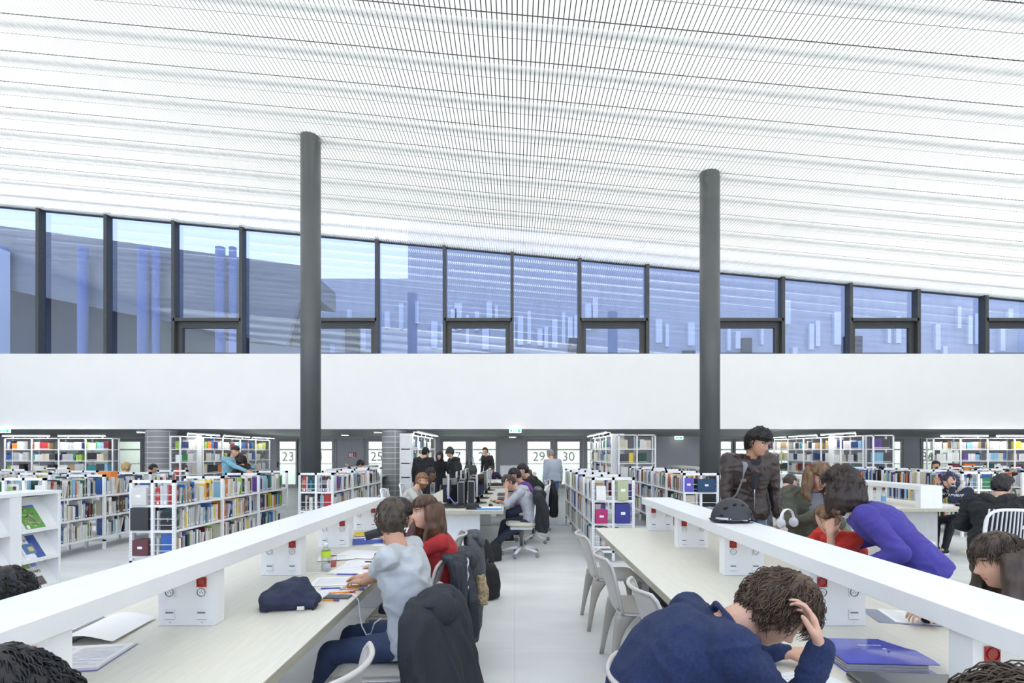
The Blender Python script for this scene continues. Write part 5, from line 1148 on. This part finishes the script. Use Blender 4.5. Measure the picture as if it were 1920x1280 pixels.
    t_o=solid('jumper' if sleeve>.55 else 'shirt',mb,tm,root,vox*1.25,4,amp,9,seed,(1,1,1.4))
    if legs:
        mb=MB(); torso(mb,-.014,-.14,.15)
        for a,b_,c in ((hipR,kR,aR),(hipL,kL,aL)): mb.cap(a.lerp(b_,.06)-UP*.005,.086*s*B**.5,b_,.064*s,14); mb.cap(b_,.064*s,c,.047*s,14)
        solid('trousers',mb,mat('trouser_%s'%str(trousers),trousers,.8,var=.15,bump=.3,bscale=250),root,vox*1.6,4,.006,11,seed+3)
        mb=[]
        for c in (aR,aL):
            m=MB(); m.cap(c+V((0,-.025,-.035)),.036,c+V((0,.07,-.045)),.034,12); m.cap(c+V((0,.07,-.045)),.034,c+V((0,.15,-.055)),.026,12); m.cap(c,.042,c+V((0,0,-.03)),.04,12)
            vs,fs,ns=remesh(m,.009,3,.5); vs=[V((v.x,v.y,max(v.z,c.z-.073))) for v in vs]; m=MB(); m.add(vs,fs); so=m.build('shoe',mat('shoe_%s'%str(shoes),shoes,.6),root,True)
            m=MB(); m.loft([(c+V((0,.055,-.083)),V((1,0,0)),V((0,1,0)),.040,.120),(c+V((0,.055,-.066)),V((1,0,0)),V((0,1,0)),.041,.122)],24,p=.8); m.build('sole',WHITE if det==1 else BLACKM,so,True)
    if inner:
        m=MB()
        for t in (.45,.6,.75,.88):pass
        m.loft([(sp(t)+up.cross(SR)*((.118 if t<.8 else .095)*B+.012)*s*.86,SR,SF,w_*s,.030) for t,w_ in ((.42,.02),(.55,.045),(.7,.068),(.84,.075),(.95,.055))],14)
        solid('undershirt',m,mat('inner_%s'%str(inner),inner,.8),root,.010,3)
    # hair
    hm=hmat(hair); rh=random.Random(seed)
    def hairline(d):
        x_,y_,z_=d
        if hstyle=='bald': return -1
        # positive inside the hair region
        front=z_-.40-(.15*abs(x_)) if hstyle!='fringe' else z_-.2
        back_=(-y_+.10)+(z_+.42)*.9 if y_<.25 else -1
        sideb=(-y_+.20)*1.0 if z_>-.12 else (-y_-.06+ (z_+.45)*.35)
        v=max(front,min(sideb,(z_+.62)*1.2))
        return v
    th={'short':.014,'curly':.024,'long':.016,'bun':.016,'fringe':.018,'bob':.022,'bald':0,'big':.042,'afro':.036}.get(hstyle,.016)
    if hstyle!='bald':
        nu,nv=(96,64) if det>=1 else (40,26); vs=[]
        for i in range(nv+1):
            tt=PI*i/nv
            for j in range(nu):
                q=2*PI*j/nu; d=V((math.sin(tt)*math.cos(q),math.sin(tt)*math.sin(q),-math.cos(tt))); p=head_surface(d); hl=hairline(d); k=max(0,min(1,hl/.16+.25)) if hl>-.04 else 0
                nn=noise.noise(V((d.x*9,d.y*9,d.z*3))+V((seed,0,0)))*.5+noise.noise(V((d.x*22,d.y*22,d.z*9)))*.35
                nn2=noise.noise(d*3.2+V((seed*2,1,0)))
                ear=1-.95*math.exp(-((p.y+.008)/.028)**2)*(1 if abs(p.x)>.055 and p.z<.045 else 0) if hstyle in('short','curly','afro') and k>0 else 1
                tk=th*ear*(1+.25*nn*(2.2 if hstyle in('curly','big','afro') else 1)+.35*nn2)*(1+.35*max(0,d.z))
                off=(-.012)*(1-k)+tk*k; vs.append(MH@(p+p.normalized()*off))
        m=MB(); m.add(vs,[(i*nu+j,i*nu+(j+1)%nu,(i+1)*nu+(j+1)%nu,(i+1)*nu+j) for i in range(nv) for j in range(nu)]); ho=m.build('hair',hm,root,True)
        if hstyle in ('long','bob','big'):
            m=MB(); Hl=hlen
            for k in range(13):
                q=PI*(.98+ .0)+0; a=PI*.07-(PI*1.14)*k/12     # from right side round the back to the left side
                d=V((math.cos(a),math.sin(a),.1)); r0=MH@(head_surface(d.normalized())*1.05+V((0,0,.02))); 
                dirn=(R_@V((d.x*.35,d.y*.25,0)))
                fl=.25 if abs(math.cos(a))>.75 else .12
                L_=Hl*(1 if abs(math.cos(a))<.8 else .92)
                p0=MH@(head_surface(V((d.x*.8,d.y*.8,.6)).normalized())*1.02); p1=r0+dirn*.03; p2=r0+dirn*.10-UP*L_*.5; p3=r0+dirn*.06-UP*L_+SF*(.03 if k in(0,12) else -.02)
                wv=rh.uniform(-.012,.012)
                m.tube([p0,p1,p1.lerp(p2,.5)+V((wv,0,0)),p2,p2.lerp(p3,.5)-V((wv,0,0)),p3],[.026,.034,.034,.033,.028,.012],10)
            vs,fs,ns=remesh(m,.010 if det else .014,3,.5)
            vs=[v+n*(.006*noise.noise(V((v.x*70,v.y*70,v.z*9)))+.007*noise.noise(V((v.x*30,v.y*30,v.z*6)))) for v,n in zip(vs,ns)]
            m=MB(); m.add(vs,fs); m.build('hair',hm,root,True)
        if strands:
            m=MB()
            for k in range(strands):
                d=V((rh.gauss(0,1),rh.gauss(0,1),rh.gauss(.35,1))).normalized()
                if hairline(d)<.03: continue
                p=head_surface(d); n_=p.normalized(); crown=V((.12,-.35,1)).normalized(); fl=(d-crown); fl=(fl-n_*fl.dot(n_)); 
                if fl.length<.02: fl=V((rh.uniform(-1,1),rh.uniform(-1,1),0))
                fl.normalize(); fl=Matrix.Rotation(rh.gauss(0,.45 if hstyle in('curly','big','afro') else .25)+.5*noise.noise(d*3),3,n_)@fl
                L_=rh.uniform(.02,.045)*(1.5 if hstyle in('curly','big','afro') else 1)*(1.3 if hstyle=='long' else 1); h0=th*rh.uniform(.7,1.05); lift=rh.uniform(.0,.35)*(1.5 if hstyle in('curly','big','afro') else .8)
                pts=[]; 
                for g in range(5):
                    a=g/4; c_=p+n_*(h0+lift*.035*math.sin(a*2.6)-.008*a*a*3*a)+fl*L_*a; 
                    pts.append(MH@c_)
                m.tube(pts,[.0016,.0019,.0016,.0011,.0004],4)
            m.build('hair_strands',hm,root,True)
    if beard:
        m=MB(); vs=[]; nu,nv=40,24
        for i in range(nv+1):
            for j in range(nu+1):
                q=PI*(.0+1.0*j/nu); tt=PI*(.08+.50*i/nv); d=V((math.sin(tt)*math.cos(q),math.sin(tt)*math.sin(q),-math.cos(tt))); p=head_surface(d)
                inb=(p.z<-.03) and not((p.x/.026)**2+((p.z+.053)/.011)**2<1); vs.append(MH@(p+p.normalized()*(.006 if inb else -.006)))
        m.add(vs,[(i*(nu+1)+j,i*(nu+1)+j+1,(i+1)*(nu+1)+j+1,(i+1)*(nu+1)+j) for i in range(nv) for j in range(nu)]); m.build('beard',hmat(beard),root,True)
    if glasses:
        m=MB()
        for sg in (-1,1):
            m.tube([MH@V((sg*.032+.020*math.cos(a),.098,.012+.016*math.sin(a))) for a in [2*PI*k/14 for k in range(14)]],.0016,5,closed=True)
            m.tube([MH@V((sg*.052,.096,.015)),MH@V((sg*.078,.04,.016)),MH@V((sg*.080,-.005,.012))],.0018,5)
        m.tube([MH@V((-.011,.102,.014)),MH@V((.011,.102,.014))],.0016,5); m.build('spectacles',BLACK,root,True)
    if beanie or cap:
        m=MB(); vs=[]; nu,nv=40,16; c_=beanie or cap
        for i in range(nv+1):
            for j in range(nu):
                q=2*PI*j/nu; tt=PI*.56*i/nv+.0; d=V((math.sin(tt)*math.cos(q),math.sin(tt)*math.sin(q),math.cos(tt))); p=head_surface(d); vs.append(MH@(p*(1.22 if beanie else 1.17)+V((0,0,.010 if not beanie else .016*math.cos(tt)))))
        m.add(vs,[(i*nu+j,(i+1)*nu+j,(i+1)*nu+(j+1)%nu,i*nu+(j+1)%nu) for i in range(nv) for j in range(nu)]); m.build('beanie' if beanie else 'cap',mat('hat_%s'%str(c_),c_,.9,bump=.4,bscale=120),root,True)
        if cap: m=MB(); m.loft([(MH@V((0,.09,.045)),(R_@V((1,0,0))),(R_@V((0,0,1))),.065,.006),(MH@V((0,.165,.035)),(R_@V((1,0,0))),(R_@V((0,0,1))),.045,.004)],16); m.build('cap_peak',mat('hat_%s'%str(c_),c_),root,True)
    if hoodup:
        m=MB(); e=MB(); e.ell((0,-.022,.012),.105,.112,.140,30,22); fs=[f for f in e.f if not all((V(e.v[k]).y>.062 and V(e.v[k]).z<.085 and V(e.v[k]).z>-.11 and abs(V(e.v[k]).x)<.066) for k in f)]
        m.add([MH@V(v) for v in e.v],fs); m.tube([MH@V((.068*math.cos(a),.062,-.012+.098*math.sin(a))) for a in [2*PI*k/20 for k in range(20)]],.013,8,closed=True); m.build('hood',hoodup if not isinstance(hoodup,bool) else tm,root,True)
        m=MB(); m.loft([(N-up*.06,SR,SF,.13,.10),(N+up*.02,SR,SF,.10,.09),(N.lerp(hc,.55)-SF*.01,SR,SF,.088,.092)],20); solid('hood_neck',m,hoodup if not isinstance(hoodup,bool) else tm,root,.012,3,.006,14,seed)
    if hooddown:
        m=MB(); c0=sp(.90)-SF*.085*B; m.tube([N+SR*.10+SF*.03,N+SR*.115-SF*.04,c0+SR*.06-up*.0,c0-up*.05,c0-SR*.06,N-SR*.115-SF*.04,N-SR*.10+SF*.03],[.03,.042,.055,.062,.055,.042,.03],12); solid('hood',m,tm,root,vox*1.4,3,.012,12,seed+5)
    if scarf:
        m=MB(); ax=(hc-N).normalized(); Bv=ax.cross(SR).normalized(); m.tube([N+up*.02+SR*math.cos(q)*.095+Bv*math.sin(q)*.095-up*.02*math.sin(q) for q in [2*PI*k/18 for k in range(18)]],.038,10,closed=True); solid('scarf',m,mat('scarf_%s'%str(scarf),scarf,.9),root,.011,3,.014,16,seed)
    if extra: extra(root,dict(MH=MH,N=N,P=P,sp=sp,SR=SR,SF=SF,up=up,wR=wR,wL=wL,eR=eR,eL=eL,shR=shR,shL=shL,hc=hc,R=R_,kR=kR,kL=kL,aR=aR,aL=aL,inv=inv))
    return root
W_='w'
person('man in a pale grey T-shirt and jeans writing at the left table',-.56,2.76,PI/2-.14,'sit',.97,lean=.16,twist=0,head=(-1.15,-.06,0),poleL=(-.55,-.5,-.9),RH=(-.93,3.16,.775,W_),LH=(-.90,3.02,.772,W_),RHd=(-1,.15,-.1),LHd=(-1,.35,-.05),RHn=(0,0,-1),LHn=(0,0,-1),curlR=.75,curlL=.6,
  skin=SKIN2,hair=(.05,.037,.024),hstyle='short',top=(.45,.48,.49),sleeve=.42,trousers=(.035,.055,.12),det=2,seed=2,strands=500,hipz=.54,amp=.016,feet=((.12,.50,.085),(-.10,.52,.085)),hem=-.14,bend=.02,headup=-.03)
person('smiling young woman in a red jumper with long brown hair',-.50,3.62,PI/2,'sit',.90,lean=.12,side=-.05,twist=.25,head=(.62,-.05,.05),RH=(-.95,3.85,.775,W_),LH=(-.96,3.50,.775,W_),
  hair=(.085,.042,.022),hstyle='long',hlen=.27,top=(.36,.02,.022),det=2,fem=1,seed=5,strands=500,hipz=.50,headup=0)
person('person in a maroon top bent over the far end of the left table',-.62,4.62,PI/2,'sit',.92,lean=.62,head=(.2,-.35,0),RH=(-1.1,4.8,.775,W_),LH=(-1.12,4.45,.775,W_),
  skin=SKIN2,hair=(.012,.009,.008),hstyle='short',top=(.11,.028,.042),det=1,fem=1,seed=6,hipz=.50,
  extra=lambda r,k:[(lambda m:(m.tube([k['N']-k['SF']*.06+V((.0,0,.05)),k['N']-k['SF']*.14+V((-.08,0,-.02)),k['N']-k['SF']*.22+V((-.14,0,-.12)),k['N']-k['SF']*.27+V((-.17,-.0,-.26))],[.03,.034,.03,.015],10),solid('hair',m,hmat((.05,.03,.02)),r,.008,2,.014,30,4)))(MB())])
person('bearded man with glasses in a light grey sweater at the screens',-1.72,7.78,-PI/2,'sit',.94,lean=.42,twist=-.1,head=(-.25,-.18,0),RH=(-1.15,7.45,.775,W_),LH=(-1.2,7.75,.775,W_),hair=(.20,.10,.045),hstyle='short',top=(.46,.46,.42),trousers=(.05,.05,.06),glasses=True,beard=(.18,.09,.04),det=1,seed=8,hipz=.52,
  collar=.8,strands=200)
person('dark skinned person with glasses and black hair behind the bearded man',-1.78,9.05,-PI/2,'sit',.95,lean=.4,head=(-.3,-.1,0),skin=SKIN3,hair=(.008,.007,.007),hstyle='bun',top=(.02,.02,.025),glasses=True,det=1,fem=1,seed=9,hipz=.54)
person('man in a grey hoodie with his hand on his forehead at the computer table',.24,7.62,PI/2,'sit',.94,lean=.40,head=(.25,-.55,0),LH=(-.12,7.46,1.02,W_),LHd=(-.2,.1,1),LHn=(.8,.2,0),poleL=(0,.5,-1),curlL=.5,RH=(-.25,7.72,.80,W_),hair=(.045,.032,.022),hstyle='short',top=(.40,.42,.45),sleeve=.62,trousers=(.022,.032,.05),shoes=(.02,.022,.025),hooddown=True,det=1,seed=11,hipz=.53,strands=250,feet=((.12,.50,.085),(-.12,.66,.085)),bend=.06)
person('person in purple with black hair just behind the hoodie man',.30,8.85,PI/2,'sit',.95,lean=.35,head=(0,-.4,0),skin=SKIN2,hair=(.008,.007,.008),hstyle='curly',top=(.13,.045,.22),det=1,seed=12,hipz=.54)
person('person in a black hooded coat, second behind the hoodie man',.40,9.65,PI/2,'sit',1.0,lean=.25,head=(0,-.3,0),hair=(.008,.007,.008),hstyle='curly',top=(.013,.014,.017),bulk=1.2,hooddown=True,det=0,seed=13,hipz=.54)
person('woman with long brown hair and cream scarf bent over her phone beside the aisle',.62,10.35,PI/2,'sit',.95,lean=.5,head=(.35,-.55,0),hair=(.06,.035,.022),hstyle='long',hlen=.28,top=(.025,.027,.032),scarf=(.5,.47,.4),det=1,fem=1,seed=14,hipz=.54)
person('person in dark purple lying forward over papers on the far computer table',-.72,15.35,PI,'sit',.98,lean=.75,head=(.2,-.5,0),hair=(.02,.012,.01),hstyle='short',top=(.035,.022,.07),det=0,seed=15,hipz=.54)
person('standing man in black hoodie and black cap seen from behind left of the group',-2.26,12.5,-.15,'stand',.95,head=(-.5,0,0),hair=(.01,.01,.01),cap=(.012,.013,.018),top=(.012,.013,.017),hooddown=True,bulk=1.25,trousers=(.015,.016,.02),det=1,seed=16,hem=-.24)
person('standing woman in a black headscarf facing the room between the two men',-1.98,13.6,PI-.1,'stand',.88,head=(0,0,0),skin=SKIN,hair=(.01,.01,.01),top=(.015,.016,.02),hoodup=mat('veil_black',(.012,.013,.02),.8),trousers=(.015,.016,.02),det=1,fem=1,seed=17,hem=-.3)
person('standing person in a charcoal beanie and black puffer jacket with a handbag',-1.50,12.85,PI/2+.35,'stand',.95,head=(.1,0,0),beanie=(.04,.044,.05),hair=(.02,.02,.02),top=(.014,.015,.018),bulk=1.35,hooddown=True,trousers=(.015,.016,.02),det=1,seed=18,hem=-.24,amp=.02)
person('man in dark clothes walking past the frosted door 28',-.86,16.6,PI-.7,'stand',.98,lean=.16,head=(-.2,.0,0),hair=(.03,.02,.015),top=(.02,.016,.02),trousers=(.02,.02,.025),det=1,seed=19,feet=((.1,.28,.085),(-.1,-.28,.085)))
person('standing person in a grey blue jacket and jeans at the aisle by door 30',.97,12.6,.5,'stand',.93,head=(.2,-.1,0),hair=(.25,.22,.2),top=(.36,.40,.46),trousers=(.10,.15,.28),det=0,seed=20,bulk=1.15,hem=-.2)
person('tall man in a light blue jumper embracing a woman in front of the couple bookcase',-6.22,11.1,-PI/2-.35,'stand',.98,lean=.08,head=(-.2,-.35,0),RH=(-5.72,10.93,1.10,W_),LH=(-5.75,11.25,1.2,W_),hair=(.02,.014,.01),top=(.20,.42,.52),trousers=(.03,.04,.06),det=1,seed=21)
person('woman in a dark brown top resting her head on the light blue jumper man',-5.93,11.12,PI/2-.2,'stand',.87,lean=.12,head=(.3,-.1,.35),RH=(-6.25,11.35,1.1,W_),LH=(-6.3,10.95,1.0,W_),hair=(.02,.013,.01),hstyle='long',hlen=.2,top=(.028,.016,.016),trousers=(.02,.02,.03),det=1,fem=1,seed=22)
person('seated man in a black cap worn backwards reading behind the low bookcases',-4.25,14.7,PI/2,'sit',.98,lean=.2,head=(.1,-.35,0),LH=(-4.75,14.5,1.12,W_),poleL=(0,.2,-1),cap=(.02,.02,.025),hair=(.02,.015,.01),top=(.018,.02,.03),det=1,seed=23,hipz=.55)
person('person with curly blonde hair in black seen from behind at the far left',-8.9,11.5,.3,'sit',.95,lean=.2,hair=(.45,.30,.13),hstyle='curly',top=(.012,.012,.014),sleeve=.4,det=0,fem=1,seed=24,hipz=.54,head=(0,-.2,0))
person('person with black hair slumped beside the big tiled column',-9.75,13.1,-.6,'sit',.95,lean=.45,hair=(.01,.01,.01),top=(.012,.012,.014),det=0,seed=25,hipz=.54,head=(0,-.4,0),bulk=1.2)
person('black haired person far at the right, only the crown above the table shelf',12.4,14.6,PI/2,'sit',.98,lean=.3,hair=(.008,.008,.01),top=(.02,.02,.02),det=0,seed=26,hipz=.55,head=(0,-.3,0))
def leather_x(r,k):
    m=MB(); a=k['shR']*.35+k['N']*.65; SF=k['SF']; SR=k['SR']
    q=[k['sp'](.97)+SR*.10+SF*.02,k['sp'](.86)+SR*.115+SF*.150,k['sp'](.6)+SR*.14+SF*.178,k['sp'](.35)+SR*.18+SF*.165,k['sp'](.1)+SR*.25+SF*.05,k['sp'](0)+SR*.27-SF*.02]
    m.tube(q,.024,8,flat=(1,.25)); m.build('bag_strap',mat('strap_grey',(.22,.24,.27),.6),r,True)
    m=MB(); m.box(-.03,.03,-.006,.006,-.014,.014,M=Matrix.Translation(q[2]+SF*.008)); m.build('strap_buckle',CHROME,r)
    m=MB(); m.tube([k['sp'](t)+SF*(.131*1.2+(-.02 if t>.8 else 0)) for t in (.02,.2,.35,.48)],.004,6); m.build('zip',CHROME,r,True)
    m=MB()
    for sg in (-1,1): m.loft([(k['N']+SR*sg*.06+SF*.05,SR,SF,.03,.012),(k['sp'](.86)+SR*sg*.085+SF*.125,SR,SF,.045,.010),(k['sp'](.74)+SR*sg*.055+SF*.150,SR,SF,.02,.006)],12)
    m.build('jacket_collar',k['tm'] if 'tm' in k else MATS['brown_leather'],r,True)
    b=MB(); b.loft([((.30,-.06,.80),V((1,0,0)),V((0,1,0)),.06,.11),((.31,-.06,.98),V((1,0,0)),V((0,1,0)),.05,.10)],16,p=.7); solid('satchel',b,mat('satchel_grey',(.3,.32,.34),.7),r,.012,3,.01,9)
LEA=mat('brown_leather',(.038,.024,.020),.36,var=.25,scale=12,bump=.35,bscale=40)
person('standing man in a brown leather jacket with grey shoulder strap behind the helmet',2.34,5.12,PI+.05,'stand',1.035,head=(.42,-.28,0),RH=(.23,.13,.86),RHd=None,poleR=(1,-.3,0),LH=(-.30,.06,.86),skin=SKIN2,hair=(.012,.010,.010),hstyle='afro',tmat=LEA,top=(.1,.1,.1),bulk=1.18,trousers=(.16,.22,.34),inner=(.02,.022,.028),det=2,seed=30,strands=900,amp=.013,headup=-.015,extra=leather_x,hem=-.14)
def parka_x(r,k):
    wR=k['wR']; c=(k['wR']+k['wL'])/2+k['SF']*.10
    m=MB(); m.box(-.036,.036,-.07,.07,-.004,.004,M=Matrix.Translation(c+V((0,.0,.012)))@Matrix.Rotation(.25,4,'X')); m.build('phone',BLACK,r,bevel=.002) if False else None
person_p=person('woman in an olive parka and grey top looking down at her phone',2.57,4.42,PI-.15,'stand',.93,zoff=-.13,lean=.08,head=(.1,-.55,0),RH=(2.455,4.12,1.035,W_),LH=(2.57,4.10,1.02,W_),RHd=(.55,-.75,.1),LHd=(-.55,-.75,.0),RHn=(.2,0,1),LHn=(0,0,1),curlR=.9,curlL=.7,hair=(.15,.085,.040),hstyle='long',hlen=.24,top=(.085,.088,.062),inner=(.20,.21,.23),bulk=1.12,fem=1,trousers=(.02,.02,.025),det=2,seed=31,strands=400,hem=-.3,amp=.016)
t=thing('phone','dark phone held in both hands by the woman in the olive parka','phone',(2.53,3.985,1.06),.2); t.rotation_euler=(.35,0,1.3); m=MB(); m.box(-.036,.036,-.072,.072,-.004,.004); m.build('phone_body',mat('phone_case_white',(.6,.58,.55),.4),t,bevel=.002); m=MB(); m.box(-.032,.032,-.066,.066,.004,.005); m.build('phone_screen',BLACK,t)
t=thing('headphones','white headphones hooked over the arm of the woman in the olive parka','headphones',(2.26,4.2,.99),.4)
m=MB(); m.tube([(.075*math.cos(a),0,.085*math.sin(a)) for a in [PI*(.0+k/16) for k in range(17)]],.009,8,flat=(1.5,.7)); m.build('headband',WHITE,t,True)
for sg in (-1,1): m=MB(); m.lathe([(.001,-.014),(.036,-.014),(.04,-.006),(.04,.008),(.03,.018),(.001,.018)],24,M=Matrix.Translation((sg*.075,0,-.025))@Matrix.Rotation(sg*PI/2,4,'Y')); m.build('ear_cup',mat('cup_white',(.62,.64,.7),.35),t,True)
person('woman in a violet blue top with full dark hair bending over the red top',2.62,3.22,PI/2-.55,'stand',.98,lean=.80,hipz=.82,head=(-.45,-.1,.1),RH=(2.45,3.75,.85,W_),LH=(2.20,3.25,.80,W_),poleL=(-.3,-1,0),hair=(.028,.018,.014),hstyle='big',hlen=.20,top=(.055,.045,.27),trousers=(.03,.03,.05),fem=1,bulk=1.12,det=2,seed=32,strands=900,amp=.012,hem=-.2)
person('seated person in a bright red top resting the head on a hand',2.62,3.86,PI/2+.15,'sit',.90,lean=.46,head=(.75,-.4,0),LH=(2.22,3.56,.98,W_),LHd=(.1,.3,1),LHn=(.8,.6,0),poleL=(0,.5,-1),curlL=.9,RH=(2.1,4.0,.78,W_),hair=(.16,.09,.045),hstyle='short',top=(.55,.035,.025),sleeve=.42,fem=1,det=2,seed=33,hipz=.51,strands=200)
person('man in a flecked blue grey jumper bent over the table behind the leather jacket man',3.85,7.35,-.75,'sit',.97,lean=.5,head=(-.35,-.5,0),RH=(4.35,7.65,.78,W_),LH=(4.15,7.85,.78,W_),hair=(.035,.026,.02),hstyle='short',tmat=mat('flecked_knit',(.075,.095,.125),.9,var=.7,scale=120,bump=.5,bscale=150),trousers=(.05,.05,.06),det=1,seed=34,hipz=.54)
def nordic():
    def f(n):
        P=n.nodes.new('ShaderNodeBsdfPrincipled'); P.inputs['Roughness'].default_value=.9
        t=n.nodes.new('ShaderNodeTexCoord'); sp=n.nodes.new('ShaderNodeSeparateXYZ'); n.links.new(t.outputs['Object'],sp.inputs[0])
        v=n.nodes.new('ShaderNodeTexChecker'); v.inputs['Scale'].default_value=60; v.inputs['Color1'].default_value=(.6,.6,.6,1); v.inputs['Color2'].default_value=(.018,.024,.05,1); n.links.new(t.outputs['Object'],v.inputs[0])
        w_=n.nodes.new('ShaderNodeTexWave'); w_.bands_direction='Z'; w_.inputs['Scale'].default_value=2.2; w_.inputs['Phase Offset'].default_value=1.2; n.links.new(t.outputs['Object'],w_.inputs[0])
        g=n.nodes.new('ShaderNodeMath'); g.operation='GREATER_THAN'; g.inputs[1].default_value=.86; n.links.new(w_.outputs['Fac'],g.inputs[0])
        mx=n.nodes.new('ShaderNodeMix'); mx.data_type='RGBA'; mx.inputs[6].default_value=(.018,.024,.05,1); n.links.new(g.outputs[0],mx.inputs[0]); n.links.new(v.outputs[0],mx.inputs[7]); n.links.new(mx.outputs[2],P.inputs['Base Color']); return P.outputs[0]
    return f
nodes_mat('nordic_knit',nordic())
def veil(n):
    P=n.nodes.new('ShaderNodeBsdfPrincipled'); P.inputs['Roughness'].default_value=.85; t=n.nodes.new('ShaderNodeTexCoord'); v=n.nodes.new('ShaderNodeTexVoronoi'); v.inputs['Scale'].default_value=42; n.links.new(t.outputs['Object'],v.inputs[0])
    r=n.nodes.new('ShaderNodeValToRGB'); r.color_ramp.elements[0].position=.18; r.color_ramp.elements[0].color=(.45,.45,.5,1); r.color_ramp.elements[1].position=.3; r.color_ramp.elements[1].color=(.02,.024,.055,1); n.links.new(v.outputs['Distance'],r.inputs[0]); n.links.new(r.outputs[0],P.inputs['Base Color']); return P.outputs[0]
nodes_mat('veil_pattern',veil)
person('woman in a patterned navy headscarf and nordic jumper with her hands to her forehead',7.0,7.78,PI/2,'sit',.95,lean=.42,head=(.15,-.45,0),LH=(6.62,7.66,1.05,W_),LHd=(-.3,.2,1),LHn=(.7,.5,0),poleL=(0,.5,-1),RH=(6.6,7.9,1.05,W_),RHd=(-.3,-.2,1),poleR=(0,.5,-1),hair=(.02,.02,.03),tmat=MATS['nordic_knit'],hoodup=MATS['veil_pattern'],scarf=(.55,.54,.5),trousers=(.012,.013,.018),shoes=(.012,.013,.015),fem=1,det=1,seed=35,hipz=.53,feet=((.14,.42,.085),(-.12,.50,.085)))
person('person in a black hooded jacket at the right picture edge seen from behind',5.08,5.36,-.9,'sit',.98,lean=.40,head=(-.2,-.3,0),hair=(.012,.011,.011),hstyle='curly',top=(.012,.013,.016),hooddown=True,bulk=1.3,det=2,seed=36,hipz=.56,amp=.022)
person('woman with long straight brown hair leaning on the far side of the right table',2.45,2.20,PI/2+.1,'sit',.93,lean=.50,head=(-.35,-.30,0),RH=(1.95,2.4,.78,W_),LH=(1.95,2.0,.78,W_),hair=(.055,.037,.026),hstyle='long',hlen=.34,top=(.02,.021,.024),fem=1,det=2,seed=37,hipz=.52,strands=1600,shut=True)
person('big man in a navy blue pullover bent over the right table holding his head',.36,1.64,-PI/2+.05,'sit',.99,lean=.66,twist=-.05,head=(-.12,-.95,0),RH=(.885,1.47,.985,W_),RHd=(-.12,.30,1),RHn=(-.9,.35,0),poleR=(0,.35,-1),curlR=.55,LH=(1.03,1.93,.785,W_),LHn=(0,0,-1),curlL=1.1,skin=SKIN,hair=(.085,.055,.034),hstyle='curly',tmat=mat('navy_fleece',(.016,.028,.085),.95,var=.25,scale=90,bump=.35,bscale=260),collar=.75,bulk=1.16,trousers=(.03,.04,.07),det=2,seed=40,strands=2600,hipz=.57,amp=.018,bend=.05,hem=-.14,shut=True,beard=None)
person('person with wavy brown hair at the bottom right corner, only the crown showing',.30,.70,-PI/2,'sit',.99,lean=.50,head=(0,-.75,0),hair=(.060,.040,.024),hstyle='curly',top=(.03,.03,.03),det=2,seed=41,strands=3000,hipz=.56)
person('black haired person at the bottom left corner, only the crown showing',-.41,.80,PI/2,'sit',.99,lean=.50,head=(0,-.65,0),hair=(.010,.010,.011),hstyle='short',top=(.03,.03,.03),det=2,seed=42,strands=2600,hipz=.56)
person('person with tousled black hair on the far side of the left table',-2.36,1.86,-PI/2,'sit',.95,lean=.72,head=(-.2,-.6,0),hair=(.010,.010,.011),hstyle='curly',top=(.03,.03,.03),det=2,seed=43,strands=1800,hipz=.53)
